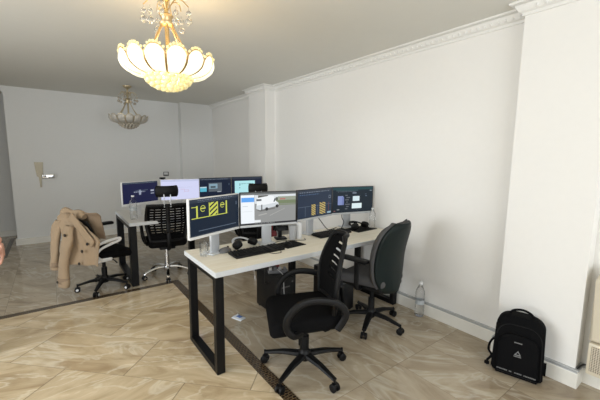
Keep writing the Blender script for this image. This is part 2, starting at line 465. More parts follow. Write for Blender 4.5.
# ------------------------------------------------------------------ monitors
W_, H_ = .501, .290
def screen(parent, polys, bg, x0, x1, z0, z1, y):
    """flat picture elements laid on the panel; coordinates 0..1 of the screen"""
    m = MB(); mats = []; idx = {}
    def mi(c):
        c = c if isinstance(c[0], (tuple, list)) else (c, 1.0)
        k = (tuple(c[0]), c[1])
        if k not in idx: idx[k] = len(mats); mats.append(em(*k))
        return idx[k]
    def P(u, v, l): return (x0 + (x1 - x0) * u, y - l, z0 + (z1 - z0) * v)
    m.face([P(0, 0, 0), P(1, 0, 0), P(1, 1, 0), P(0, 1, 0)], mi(bg))
    for l, (c, pts) in enumerate(polys):
        if len(pts) == 4 and not isinstance(pts[0], (tuple, list)):
            a, b, cc, d = pts; pts = [(a, b), (cc, b), (cc, d), (a, d)]
        m.face([P(u, v, .0002 + l * .00004) for u, v in pts], mi(c))
    return m.build('screen', mats, parent, smooth=0)
def monitor(label, px, py, pz, a, polys, bg, frame='bezel', chin='silver', stand='silver', group=None, chin_h=.018, sdx=0., desk_z=.75):
    t = thing('monitor', label, 'monitor', (px, py, desk_z - .0005), a, group)
    z = pz - desk_z; w, h = W_, H_
    m = MB(); m.box((0, .014, z + h / 2), (w, .022, h), .004, 2); m.box((0, .032, z + h * .45), (w * .62, .03, h * .55), .012, 2)
    m.build('housing', frame, t)
    m = MB(); m.box((0, .001, z + chin_h / 2), (w, .010, chin_h), .002, 1); m.build('chin', chin, t)
    b = .008
    screen(t, polys, bg, -w / 2 + b, w / 2 - b, z + chin_h + .002, z + h - b * .9, .0026)
    m = MB(); m.box((sdx, .075, (z + h * .5) / 2), (.085, .022, z + h * .5), .004, 2); m.box((sdx, .052, z + h * .42), (.07, .05, .07), .006, 2)
    m.build('stand', stand, t)
    m = MB(); m.box((sdx, .082, .006), (.14, .125, .011), .004, 2); m.build('base', stand, t)
    return t
NAVY = (.012, .020, .036); NAVY2 = (.022, .034, .06); BARC = (.035, .045, .065); YEL = (.54, .58, .10); LINE = (.10, .13, .18); GREYT = (.16, .19, .24)
def text_row(c, u0, u1, v, h=.018, n=14, seed=1):
    rnd = random.Random(seed); out = []; u = u0
    while u < u1:
        w = rnd.uniform(.012, .045)
        out.append((c, (u, v, min(u + w, u1), v + h))); u += w + rnd.uniform(.008, .02)
    return out
def frame_lines(c, a, b, cc, d, t=.012):
    return [(c, (a, b, cc, b + t)), (c, (a, d - t, cc, d)), (c, (a, b, a + t * .6, d)), (c, (cc - t * .6, b, cc, d))]
def clip_band(poly, a, b, lo, hi):
    return poly
def hatch(c, a, b, cc, d, n, w, back=None, flip=False):
    """diagonal stripes clipped to a rectangle"""
    out = []
    if back: out.append((back, (a, b, cc, d)))
    H = d - b; Wd = cc - a
    for k in range(-n, n + 1):
        o = k * H / n * 1.0
        # stripe between lines v = b + o + s*(u-a) and +w ; sample as polygon clipped by rect
        pts = []
        s = H / n / Wd * 1.6
        def vv(u, e): return b + o + e + s * (u - a)
        poly = [(a, vv(a, 0)), (cc, vv(cc, 0)), (cc, vv(cc, w)), (a, vv(a, w))]
        # Sutherland-Hodgman against v>=b and v<=d
        for side in (0, 1):
            res = []
            for i in range(len(poly)):
                p, q = poly[i - 1], poly[i]
                ip = (p[1] >= b) if side == 0 else (p[1] <= d); iq = (q[1] >= b) if side == 0 else (q[1] <= d)
                lim = b if side == 0 else d
                if ip != iq:
                    tt = (lim - p[1]) / (q[1] - p[1]); res.append((p[0] + (q[0] - p[0]) * tt, lim))
                if iq: res.append(q)
            poly = res
            if not poly: break
        if len(poly) >= 3:
            if flip: poly = [(a + cc - u, v) for u, v in poly]
            out.append((c, poly))
    return out
def arc_poly(c, cx, cy, r, a0, a1, t, n=12, asp=1.8):
    out = []
    for i in range(n):
        p, q = a0 + (a1 - a0) * i / n, a0 + (a1 - a0) * (i + 1) / n
        out.append((c, [(cx + math.cos(p) * r, cy + math.sin(p) * r * asp), (cx + math.cos(q) * r, cy + math.sin(q) * r * asp),
                        (cx + math.cos(q) * (r - t), cy + math.sin(q) * (r - t) * asp), (cx + math.cos(p) * (r - t), cy + math.sin(p) * (r - t) * asp)]))
    return out
def sym(cx, cy, r):
    o = arc_poly(YEL, cx, cy, r, .1, 1.75 * PI, .010)
    o += [(YEL, (cx - r * .8, cy - .012, cx + r, cy + .022))]; return o
# 1: parking-bay plan in yellow lines
p1 = [(BARC, (0, .93, 1, 1))] + text_row(GREYT, .15, .88, .95, .02, seed=3) + [((.03, .04, .06), (0, .905, 1, .925))] + text_row(LINE, .15, .8, .908, .012, seed=4)
p1 += [(YEL, (.03, .475, .74, .497)), (YEL, (.115, .49, .145, .82)), (YEL, (.705, .49, .735, .86)), (YEL, (.03, .78, .12, .80))]
p1 += hatch(YEL, .36, .49, .535, .87, 3, .075) + [(YEL, (.355, .49, .372, .87)), (YEL, (.525, .49, .54, .87))]
p1 += sym(.24, .73, .05) + sym(.63, .75, .045)
p1 += [((.14, .18, .24), (.15, .125, .93, .14)), (LINE, (.93, .70, .95, .80)), (BARC, (0, 0, 1, .03))]
monitor('near monitor showing yellow parking bay plan on dark screen, leftmost on the front desk', .962, 2.335, .917, .368, p1, NAVY, 'whiteplas', 'whiteplas', sdx=.045)
# 2: photo of a white van beside a side panel
SKY = (.66, .70, .73); ASPH = (.27, .275, .27); GRASS = (.17, .21, .12)
p2 = [((.13, .14, .14), (0, .94, 1, 1)), ((.80, .84, .88), (.0, .05, .235, .94)), ((.10, .34, .80), (.01, .72, .232, .86)), ((.55, .60, .66), (.03, .58, .12, .6)), ((.62, .66, .70), (.03, .42, .2, .43)),
      (ASPH, (.24, .05, 1, .94)), (SKY, (.24, .66, 1, .93)), ((.10, .11, .09), (.62, .70, .80, .84)), ((.30, .33, .26), (.66, .74, 1, .86)), ((.45, .16, .14), (.70, .76, .80, .80)), ((.09, .09, .08), (.30, .80, .48, .92)),
      (GRASS, (.62, .58, 1, .74)), ((.24, .25, .21), (.66, .60, 1, .63)),
      ((.16, .16, .155), [(.27, .45), (.62, .52), (.60, .47), (.34, .40)]),
      ((.80, .83, .85), [(.265, .50), (.29, .84), (.52, .90), (.58, .88), (.62, .72), (.67, .66), (.67, .57), (.45, .49), (.33, .45)]),
      ((.60, .64, .67), [(.265, .50), (.27, .60), (.44, .62), (.66, .68), (.67, .57), (.45, .49), (.33, .45)]),
      ((.07, .08, .09), [(.575, .70), (.60, .70), (.625, .79), (.60, .82)]), ((.10, .11, .12), (.27, .74, .36, .80))]
for cx, cy in ((.455, .475), (.645, .555)):
    p2.append(((.03, .03, .03), [(cx + .028 * math.cos(t), cy + .055 * math.sin(t)) for t in [i * PI / 6 for i in range(12)]]))
p2 += [((.10, .10, .10), (.355, .42, .375, .62)), ((.42, .42, .40), [(.50, .26), (.52, .26), (.80, .47), (.785, .47)]), ((.40, .40, .38), [(.30, .30), (.31, .27), (.46, .32), (.45, .345)]),
       ((.75, .78, .80), (.235, .06, .345, .14)), ((.03, .03, .035), (0, 0, 1, .05))] + text_row((.35, .36, .36), .24, .6, .02, .015, seed=9)
monitor('near monitor showing photo of a white van, second from the left on the front desk', 1.437, 2.355, .922, -.204, p2, (.3, .3, .3), 'bezel', 'silver')
# 3: two amber hatched bays
AMB = (.50, .38, .12); AMBD = (.05, .06, .07)
p3 = [(BARC, (0, .90, 1, 1))] + text_row(GREYT, .05, .93, .90, .03, seed=5) + text_row((.10, .16, .28), .05, .6, .82, .02, seed=6)
p3 += [(LINE, (0, .40, 1, .415)), (LINE, (.20, .05, .21, .40)), (LINE, (.56, .08, .57, .42))]
p3 += hatch(AMB, .38, .06, .50, .46, 5, .05, AMBD, True) + hatch(AMB, .62, .06, .80, .50, 5, .05, AMBD, True)
p3 += [((.20, .07, .07), (.90, .12, .91, .48)), (GREYT, (.90, .62, .97, .74)), (NAVY, (.915, .645, .955, .715)), ((.25, .38, .46), (.86, .05, .98, .12))]
monitor('near monitor showing two amber striped bays, third from the left on the front desk', 2.009, 2.44, .912, .157, p3, NAVY2, 'bezel', 'silver')
# 4: dark editor with two white boxes and a blue picture
p4 = [((.02, .06, .07), (0, .90, 1, 1)), ((.05, .10, .11), (.08, .86, .62, .885))] + text_row(GREYT, .12, .55, .82, .015, seed=8)
p4 += [((.22, .27, .50), (.12, .30, .25, .66)), ((.16, .20, .42), (.22, .30, .27, .62)), ((.62, .74, .78), (.49, .44, .66, .64)), ((.66, .78, .80), (.47, .14, .72, .35)), (GREYT, (.48, .74, .58, .80))]
for i in range(7): p4.append(((.12, .13, .15), (.30 + (i % 2) * .03, .12 + i * .09, .36 + (i % 3) * .03, .16 + i * .09)))
p4 += [((.25, .30, .34), (.92, .84, .98, .87)), (LINE, (.80, .70, .84, .72)), (LINE, (.81, .62, .85, .66)), ((.26, .10, .10), (.02, .05, .06, .08)), ((.3, .32, .34), (.10, .10, .16, .13))]
monitor('near monitor with dark editor and two white boxes, rightmost on the front desk', 2.538, 2.458, .907, -.247, p4, (.014, .022, .032), 'bezel', 'silver', sdx=-.03)
# far desk
p5 = [(BARC, (0, .92, 1, 1))] + text_row(GREYT, .05, .9, .94, .02, seed=11) + text_row((.30, .33, .42), .30, .62, .50, .05, seed=12) + [((.30, .33, .42), (.44, .38, .5, .62)), ((.35, .38, .46), (.78, .38, .88, .42)), ((.35, .38, .46), (.78, .50, .88, .58)), (LINE, (.35, .58, .7, .6))]
monitor('white-framed far monitor with navy drawing screen, behind the water bottle on the back desk', .855, 4.40, .898, .45, p5, (.012, .014, .05), 'whiteplas', 'whiteplas', 'whiteplas', chin_h=.028)
p6 = [((.50, .53, .72), (0, .90, 1, 1)), ((.36, .38, .50), (.33, .92, .35, .96)), ((.56, .32, .46), (.50, .50, .62, .515)), ((.56, .32, .46), (.60, .38, .72, .39)), ((.56, .32, .46), (.60, .46, .72, .47)), ((.56, .32, .46), (.60, .38, .607, .47)), ((.56, .32, .46), (.713, .38, .72, .47))] + text_row((.40, .42, .56), .35, .8, .60, .012, seed=13)
monitor('white-framed far monitor with pale lilac page, behind the chair headrest on the back desk', 1.352, 4.47, .906, -.10, p6, (.60, .62, .84), 'whiteplas', 'whiteplas', 'whiteplas')
p7 = [(BARC, (0, .92, 1, 1))] + text_row(GREYT, .05, .9, .93, .025, seed=14) + [((.10, .42, .55), (.02, .30, .22, .50)), ((.45, .62, .70), (.02, .50, .22, .56)), ((.10, .12, .14), (.28, .28, .70, .75)), ((.22, .34, .42), (.30, .44, .56, .70)), ((.06, .08, .09), (.34, .48, .50, .58)), ((.34, .38, .42), (.55, .24, .68, .28)), (LINE, (.93, .6, .95, .7))]
monitor('dark far monitor with small picture windows, third from the left on the back desk', 1.856, 4.505, .906, .06, p7, (.010, .016, .035), 'bezel', 'silver')
p8 = [(BARC, (0, .90, 1, 1)), ((.42, .74, .78), (.08, .06, .76, .80)), ((.10, .22, .24), (.22, .54, .27, .58)), ((.10, .22, .24), (.22, .38, .26, .42))] + text_row((.08, .20, .22), .22, .72, .61, .03, seed=15)
monitor('far monitor with cyan page behind a black headrest, rightmost on the back desk', 2.37, 4.52, .906, -.05, p8, (.012, .016, .035), 'bezel', 'silver')
t = tag(MB().box((0, 0, .012), (.07, .03, .022), .005, 2).box((0, .012, -.001), (.03, .05, .008), .002, 1).sphere((0, -.016, .012), .007, 8, 1).build('webcam', ['black', 'bezel'], loc=(1.13, 4.48, 1.200)), 'small black webcam on top edge of the lilac far monitor', 'webcam')

# ------------------------------------------------------------------ chairs (local: facing +x)
def base_star(t, R_, ang, mat, caster_mat, z_hub=.10, leg_w=.028, chrome=False, hubcap=None):
    m = MB(); m.lathe([(.035, z_hub - .03), (.045, z_hub - .01), (.045, z_hub + .03), (.03, z_hub + .05)], 16); m.build('base_hub', mat, t)
    for k in range(5):
        a = ang + k * 2 * PI / 5; d = V((math.cos(a), math.sin(a), 0))
        m = MB()
        if chrome: pts = bez([d * .03 + V((0, 0, z_hub + .02)), d * R_ * .5 + V((0, 0, z_hub + .02)), d * R_ * .9 + V((0, 0, z_hub - .012)), d * R_ + V((0, 0, z_hub - .035))], 5); m.tube(pts, [.018] * len(pts), 8, flat=.8)
        else: m.tube([d * .03 + V((0, 0, z_hub + .01)), d * R_ * .55 + V((0, 0, z_hub + .002)), d * R_ + V((0, 0, z_hub - .025))], [.034, .026, .018], 8, flat=.62)
        lg = m.build('leg', mat, t)
        m = MB(); w = V((-d.y, d.x, 0)); c = d * R_ + V((0, 0, .028))
        for sgn in (-1, 1):
            a0 = c + w * sgn * .008; a1 = c + w * sgn * .026
            m.tube([a0, a0.lerp(a1, .15), a0.lerp(a1, .85), a1], [.024, .028, .028, .022], 14)
            if hubcap: m.tube([a1 - w * sgn * .001, a1 + w * sgn * .002], .014, 10, mi=1)
        m.box((c.x, c.y, .045), (.035, .035, .02), .006, 2); m.cyl((c.x, c.y, .045), (c.x, c.y, z_hub - .01), .007, 8)
        m.build('caster', [caster_mat, hubcap or caster_mat], lg)
def column(t, z0, z1, mat='black', lever=True, top='black'):
    m = MB(); m.cyl((0, 0, z0), (0, 0, (z0 + z1) / 2), .029, 16); m.cyl((0, 0, (z0 + z1) / 2), (0, 0, z1), .018, 16); m.build('gas_lift', mat, t)
    m = MB(); m.box((-.02, 0, z1 + .012), (.24, .17, .04), .01, 2); m.box((-.15, 0, z1 + .0), (.12, .06, .03), .008, 2)
    if lever: m.tube([(.03, -.05, z1 + .005), (.03, -.2, z1 - .005), (.03, -.25, z1 - .02)], .007, 6)
    m.build('tilt_mechanism', top, t)
def seat(t, z, lx, ly, th, mat, front=.03):
    m = MB(); bm = m.bm
    m.box((.02, 0, z), (lx, ly, th), th * .45, 4)
    for v in bm.verts:
        u = (v.co.x - .02) / (lx / 2)
        k = 1 - .16 * max(0, -u) ** 2 - .05 * max(0, u) ** 2
        v.co.y *= k
        if u > .45: v.co.z -= (u - .45) * .07
        v.co.z += .015 * (abs(v.co.y) / (ly / 2)) ** 2 - .006
    return m.build('seat', mat, t)
# -- black task chair in front (slotted back, loop arms)
def task_chair(label, loc, rz, star):
    t = thing('office_chair', label, 'chair', loc, rz)
    base_star(t, .30, star - rz, 'black', 'black', .105)
    column(t, .14, .37)
    seat(t, .44, .49, .50, .105, 'blackfab')
    z0, z1 = .50, .975
    def bk(u, v, o=0.):
        w = (.205 + .035 * math.sin(PI * min(1, v * 1.15)) - .065 * v * v); s_ = (u - .5) * 2
        sq = math.copysign(abs(s_) ** .9, s_)
        zz = z0 + (z1 - z0) * v; xx = -.195 - .03 * math.sin(PI * v) * -1 - .09 * v + .045 * s_ * s_ - o
        if v > .9: w *= 1 - .35 * ((v - .9) / .1) ** 2
        return (xx, sq * w, zz)
    m = MB()
    slots = {10: 1, 13: 1, 16: 1, 19: 1, 22: 1, 25: 1}
    m.grid(bk, 24, 30, skip=lambda i, j: (j in slots and (7 <= i < 17)))
    m.build('backrest_mesh', 'blackmesh', t, solid=.010)
    rim = [V(bk(0, i / 14)) for i in range(15)] + [V(bk(i / 10, 1)) for i in range(1, 10)] + [V(bk(1, 1 - i / 14)) for i in range(15)] + [V(bk(1 - i / 10, 0)) for i in range(1, 10)]
    m = MB(); m.tube(rim, .016, 8, closed=True); m.build('backrest_frame', 'black', t)
    m = MB(); m.tube(bez([(-.10, 0, .375), (-.24, 0, .385), (-.275, 0, .45), (-.255, 0, .60)], 5), .026, 8, flat=.6); m.build('back_bracket', 'black', t)
    for s_ in (-1, 1):
        y = .265 * s_
        pts = bez([(-.16, y * .97, .42), (-.21, y, .52), (-.15, y * 1.02, .600), (-.02, y * 1.03, .628), (.08, y * 1.03, .608), (.150, y * 1.02, .54), (.165, y, .46), (.12, y * .97, .40), (.06, y * .80, .392)], 5)
        m = MB(); m.tube(pts, .024, 8, flat=.75, up=(0, 1, 0)); m.build('armrest', 'black', t)
    return t
task_chair('black task chair with slotted mesh back and loop arms, in front of the near desk', (1.35, 1.735, 0), math.radians(153), math.radians(129))
# -- grey upholstered chair with dark shell back
def shell_chair(label, loc, rz, star):
    t = thing('office_chair', label, 'chair', loc, rz)
    base_star(t, .285, star - rz, 'black', 'black', .10)
    column(t, .13, .37)
    seat(t, .465, .46, .44, .10, 'greyfab')
    m = MB(); m.box((.0, 0, .405), (.38, .38, .04), .012, 2); m.build('seat_shell', 'black', t)
    z0, z1 = .375, .975
    def hw(v): return .245 * (max(0., 1 - abs((v - .50) / .525) ** 3.4)) ** .5 * (1 - .10 * (1 - v)) + .01
    def bk(u, v, o):
        s_ = (u - .5) * 2
        x = -.235 - .075 * v + .05 * math.sin(PI * v) + .055 * s_ * s_ - o
        return (x, s_ * hw(v), z0 + (z1 - z0) * v)
    m = MB(); m.grid(lambda u, v: bk(u, v, 0), 20, 24); m.build('backrest_shell', 'shell', t, solid=.022, offset=0)
    m = MB(); m.grid(lambda u, v: bk(.5 + (u - .5) * 1.01, .01 + v * .985, -.034), 20, 24); m.build('backrest_cushion', 'greyfab', t, solid=.045, offset=0)
    m = MB(); m.tube(bez([(-.06, 0, .362), (-.17, 0, .362), (-.20, 0, .42), (-.192, 0, .50)], 5), .03, 8, flat=.5); m.build('back_bracket', 'black', t)
    for s_ in (-1, 1):
        y = .25 * s_
        a = MB(); a.tube(bez([(.0, y * .7, .395), (.0, y * .95, .40), (.0, y, .45), (.0, y, .64)], 5), .022, 8, flat=.7); ar = a.build('armrest', 'black', t)
        a = MB(); a.box((.02, y, .655), (.25, .075, .03), .012, 3); a.build('arm_pad', 'black', ar)
    return t
shell_chair('grey fabric office chair with dark green-black shell back, by the right wall', (2.235, 1.90, 0), math.radians(99), math.radians(210))
# -- mesh chair with headrest and chrome base
def headrest_chair(label, loc, rz, star):
    t = thing('office_chair', label, 'chair', loc, rz)
    base_star(t, .275, star - rz, 'chrome', 'black', .10, chrome=True, hubcap='chrome')
    m = MB(); m.cyl((0, 0, .13), (0, 0, .27), .027, 16); m.cyl((0, 0, .27), (0, 0, .38), .02, 16); m.build('gas_lift', 'chrome', t)
    m = MB(); m.box((-.02, 0, .392), (.24, .18, .04), .01, 2); m.build('tilt_mechanism', 'black', t)
    seat(t, .46, .48, .49, .10, 'blackfab')
    z0, z1 = .50, .93
    def bk(u, v):
        s_ = (u - .5) * 2; w = .19 + .042 * min(1, v * 2.2) - .02 * v ** 4
        return (-.225 - .05 * v + .03 * math.sin(PI * v) + .04 * s_ * s_, s_ * w, z0 + (z1 - z0) * v)
    m = MB(); m.grid(bk, 24, 56, skip=lambda i, j: (j % 4 == 1 and 6 <= j <= 51 and 2 <= i < 22 and (i + j) % 4 != 0)); m.build('backrest_mesh', 'blackmesh', t, solid=.006)
    rim = [V(bk(0, i / 12)) for i in range(13)] + [V(bk(i / 10, 1)) for i in range(1, 10)] + [V(bk(1, 1 - i / 12)) for i in range(13)] + [V(bk(1 - i / 10, 0)) for i in range(1, 10)]
    m = MB(); m.tube(rim, .018, 8, closed=True); m.build('backrest_frame', 'black', t)
    m = MB(); m.tube(bez([(-.10, 0, .39), (-.24, 0, .40), (-.285, 0, .50), (-.265, 0, .72), (-.285, 0, .92)], 5), .024, 8, flat=.6)
    m.tube([(-.275, -.05, .62), (-.275, .05, .62)], .02, 8); m.build('back_spine', 'black', t)
    m = MB()
    for y in (-.035, .035): m.tube([(-.283, y, .91), (-.29, y, 1.0), (-.28, y, 1.08)], .006, 6)
    hp_ = m.build('headrest_post', 'silver', t)
    m = MB()
    m.grid(lambda u, v: (-.262 + .03 * (2 * u - 1) ** 2 - .012 * math.sin(PI * v) , (2 * u - 1) * .118 * (1 - .12 * abs(2 * v - 1) ** 3), 1.035 + .115 * v), 16, 8); m.build('headrest', 'black', t, solid=.04)
    for s_ in (-1, 1):
        y = .268 * s_
        pts = bez([(-.19, y * .9, .50), (-.20, y, .60), (-.10, y * 1.02, .672), (.10, y * 1.02, .675), (.19, y, .60), (.14, y * .95, .46), (.04, y * .8, .41)], 5)
        m = MB(); m.tube(pts, .02, 8, flat=.7, up=(0, 1, 0)); m.build('armrest', 'black', t)
    return t
hc = headrest_chair('black mesh chair with headrest and chrome base, pulled up to the back desk', (1.08, 4.23, 0), math.radians(82), math.radians(257))
copy_tree(hc, (2.20, 3.98, 0), math.radians(70), 'black chair mostly hidden behind the white van screen, only headrest clearly showing')
# -- chair with white frame under the coat
def coat_chair(label, loc, rz, star):
    t = thing('office_chair', label, 'chair', loc, rz)
    base_star(t, .265, star - rz, 'black', 'black', .10, hubcap='whiteplas')
    column(t, .13, .36)
    seat(t, .43, .47, .47, .085, 'blackfab')
    m = MB(); m.box((-.10, 0, .385), (.22, .43, .05), .02, 3); m.build('seat_shell', 'whiteplas', t)
    z0, z1 = .47, .82
    def bk(u, v):
        s_ = (u - .5) * 2; return (-.215 - .05 * v + .03 * math.sin(PI * v) + .04 * s_ * s_, s_ * (.21 + .015 * math.sin(PI * v)), z0 + (z1 - z0) * v)
    m = MB(); m.grid(bk, 16, 24, skip=lambda i, j: j % 3 == 1 and 2 <= i < 14 and 3 < j < 22); m.build('backrest_mesh', 'blackmesh', t, solid=.006)
    rim = [V(bk(0, i / 12)) for i in range(13)] + [V(bk(i / 10, 1)) for i in range(1, 10)] + [V(bk(1, 1 - i / 12)) for i in range(13)] + [V(bk(1 - i / 10, 0)) for i in range(1, 10)]
    m = MB(); m.tube(rim, .015, 8, closed=True); m.build('backrest_frame', 'black', t)
    # white side shell from back to seat, towards the camera
    m = MB(); m.tube(bez([(-.10, 0, .385), (-.23, 0, .40), (-.265, 0, .50), (-.24, 0, .62)], 5), .03, 8, flat=.5); m.build('back_bracket', 'whiteplas', t)
    for s_ in (-1, 1):
        y = .262 * s_
        pts = bez([(-.20, y * .88, .48), (-.19, y, .55), (-.08, y * 1.02, .597), (.04, y * 1.03, .612), (.07, y * 1.03, .606), (.055, y * 1.02, .584), (-.02, y * 1.0, .562), (-.13, y * .98, .52), (-.16, y * .9, .45), (-.10, y * .8, .385)], 5)
        m = MB(); m.tube(pts, .014, 8, flat=.9, up=(0, 1, 0)); ar = m.build('armrest', 'whiteplas' if s_ < 0 else 'black', t)
        if s_ > 0: m = MB(); m.box((.06, y, .69), (.36, .075, .035), .014, 3); m.tube(bez([(-.02, y, .44), (.0, y * 1.04, .55), (.02, y, .68)], 4), .02, 8, flat=.8); m.build('arm_pad', 'black', ar)
    return t
CC = (.375, 4.21, 0); CA = math.radians(33)
coat_chair('black mesh chair with white frame, draped with the tan coat, left of the back desk', (.395, 4.22, 0), math.radians(17), math.radians(173))

# ------------------------------------------------------------------ the coat hung over that chair's back
# local frame of the chair: x facing, y to its left; the coat hangs on the outside of the back (-x)
coat = thing('trench_coat', 'tan trench coat with dark buttons hung over a chair back', 'coat', (CC[0] + .045, CC[1] - .02, .025), CA)
def lerp(a, b, t): return a + (b - a) * t
def interp(tab, t):
    for (a, va), (b, vb) in zip(tab, tab[1:]):
        if t <= b: return lerp(va, vb, (t - a) / (b - a) if b > a else 0)
    return tab[-1][1]
# outer panel: v 0 at the hem .. 1 at the fold over the top; y = -u of the picture plane
Lft = [(0, .10), (.3, .14), (.7, .20), (.92, .255), (1, .235)]
Rgt = [(0, -.285), (.3, -.31), (.55, -.325), (.8, -.15), (1, .05)]
def panel(u, v):
    yl, yr = interp(Lft, v), interp(Rgt, v)
    y = lerp(yl, yr, u); z = .345 + .53 * v - .0 * u
    ztop = .875 - .02 * u
    z = lerp(.352 + .015 * u, ztop, v)
    x = -.312 - .012 * math.sin(u * 13 + v * 2.5) * (1 - .5 * v) - .02 * (1 - v) - .015 * math.sin(u * 5 + 1)
    if v > .9: x += .05 * ((v - .9) / .1) ** 2
    return (x, y, z)
m = MB(); m.grid(panel, 30, 26); m.build('body_panel', 'jack', coat, solid=.012, sub=1)
def inner(u, v):
    y = lerp(.225, -.20, u); z = lerp(.60, .885, v)
    x = -.165 - .012 * math.sin(u * 11) + (-.05 * v) - (.03 * ((v - .85) / .15) ** 2 if v > .85 else 0)
    return (x, y, z)
m = MB(); m.grid(inner, 20, 14); m.build('lining_panel', 'jack_dark', coat, solid=.010, sub=1)
# fold of the yoke and collar over the top rail
m = MB()
m.tube(bez([(-.255, .27, .845), (-.25, .21, .888), (-.25, .12, .882), (-.25, .03, .868), (-.25, -.04, .84)], 6), [.030 + .012 * math.sin(i * .4) for i in range(25)], 10, flat=1.15); m.build('collar', 'jack', coat)
m = MB(); m.grid(lambda u, v: (-.336 - .010 * math.sin(PI * u), lerp(.05, -.245, v) + (u - .5) * .060, lerp(.87, .60, v) - (u - .5) * .06 - .03 * math.sin(PI * u)), 6, 10); m.build('lapel', 'jack', coat, solid=.008, sub=1)
# two sleeves
def sleeve(pts, rs, seed):
    P = bez(pts, 8); n = len(P); rnd = random.Random(seed)
    nz_ = [(rnd.uniform(.4, 1.3), rnd.uniform(0, 6), rnd.choice((2, 3, 4))) for _ in range(4)]
    def sf(u, v):
        k = v * (n - 1); i = min(int(k), n - 2); p = P[i].lerp(P[i + 1], k - i)
        a = 2 * PI * u; r = interp([(j / (len(rs) - 1), q) for j, q in enumerate(rs)], v)
        w_ = 1 + .10 * sum(math.sin(nn * a + k * fr * .55 + ph) for fr, ph, nn in nz_) * .5
        return (p.x + .52 * r * w_ * math.cos(a), p.y + r * w_ * math.sin(a), p.z)
    m = MB(); m.grid(sf, 20, n - 1); bmesh.ops.remove_doubles(m.bm, verts=m.bm.verts[:], dist=1e-5); o = m.build('sleeve', 'jack', coat, solid=.006, sub=1)
    m = MB(); m.grid(lambda u, v: tuple(V(sf(u, .86 + .07 * v)) + V((.53 * math.cos(2 * PI * u), math.sin(2 * PI * u), 0)) * .006), 20, 3); m.build('cuff_strap', 'jack_dark', o, solid=.004)
    return o
sleeve([(-.320, .235, .80), (-.335, .275, .68), (-.345, .305, .50), (-.340, .325, .26)], [.050, .058, .055, .060], 2)
sl = sleeve([(-.345, .05, .76), (-.385, .05, .60), (-.395, .10, .40), (-.392, .145, .115)], [.045, .066, .064, .070], 5)
for (yy, zz, xx) in ((.035, .675, -.402), (-.125, .515, -.353), (-.07, .38, -.352), (-.21, .60, -.355)):
    m = MB(); m.lathe([(.004, -.003), (.015, -.003), (.016, 0), (.015, .003), (.004, .003)], 14, c=(xx - .012, yy, zz), mat=RY(PI / 2)); m.build('button', 'button', coat)
m = MB(); m.lathe([(.004, -.003), (.013, -.003), (.014, 0), (.013, .003), (.004, .003)], 14, c=(-.432, .172, .175), mat=RY(PI / 2)); m.build('button', 'button', sl)
cl = bpy.data.textures.new('folds', 'CLOUDS'); cl.noise_scale = .11
for o in coat.children:
    if o.name.startswith(('body', 'lapel', 'collar', 'lining', 'sleeve')):
        d = o.modifiers.new('folds', 'DISPLACE'); d.texture = cl; d.strength = .022; d.texture_coords = 'LOCAL'

# ------------------------------------------------------------------ things on the near desk
ZD = .7495
def keyboard(label, x, y, rz, L=.44, D=.145):
    t = thing('keyboard', label, 'keyboard', (x, y, ZD), rz)
    m = MB(); m.box((0, 0, .010), (L, D, .018), .005, 2, rot=RX(.04)); m.build('case', 'black', t)
    me = None
    for r in range(6):
        n = 15
        for c in range(n):
            xx = -L / 2 + .022 + c * (L - .044) / (n - 1); yy = D / 2 - .016 - r * (D - .034) / 5; zz = .023 + yy * .04
            if c == 11 or (r == 5 and 4 <= c <= 8 and c != 6): continue
            if r == 5 and c == 6:
                MB().box((xx, yy, zz), (.10, .015, .007), .002, 1).build('space_bar', 'black', t, smooth=0); continue
            if me is None:
                k = MB().box((0, 0, 0), (.019, .016, .007), .002, 1).build('key', 'black', t, smooth=0); me = k.data
            else:
                k = bpy.data.objects.new('key', me); COL.objects.link(k); k.parent = t
            k.location = (xx, yy, zz)
    return t
keyboard('black keyboard at the left end of the near desk, in front of the headphones', 1.258, 2.245, math.radians(1), .435)
keyboard('black keyboard further right on the near desk, behind the front chair back', 2.165, 2.372, math.radians(2), .42, .14)
def mousepad(label, x, y, rz, w, d):
    m = MB(); m.box((0, 0, .002), (w, d, .004), .0015, 1); o = m.build('mouse_pad', 'rubber', loc=(x, y, ZD)); o.rotation_euler.z = rz; return tag(o, label, 'mouse pad')
mousepad('black mouse pad on the near desk beneath a black mouse', 1.605, 2.285, .1, .21, .18)
mousepad('black mouse pad under headphones at the right end of the near desk', 2.58, 2.375, .05, .30, .20)
def mouse(label, x, y, rz, mat, z=ZD, s=1.0):
    t = thing('computer_mouse', label, 'mouse', (x, y, z), rz)
    m = MB(); m.sphere((0, 0, 0), .05 * s, 16, sc=(1.1, .64, .66))
    for v in m.bm.verts:
        if v.co.z < .002: v.co.z = .002
    m.build('body', mat, t)
    m = MB(); m.cyl((.028 * s, -.004, .030 * s), (.028 * s, .004, .030 * s), .007 * s, 10); m.build('scroll_wheel', 'rubber', t)
    return t
mouse('small black mouse on the mouse pad, beside the left keyboard', 1.575, 2.275, 1.6, 'black', ZD + .0035, .9)
mouse('dark grey rounded mouse between the drinking glass and the headphones', 1.05, 2.395, .3, 'greyplas', ZD, 1.15)
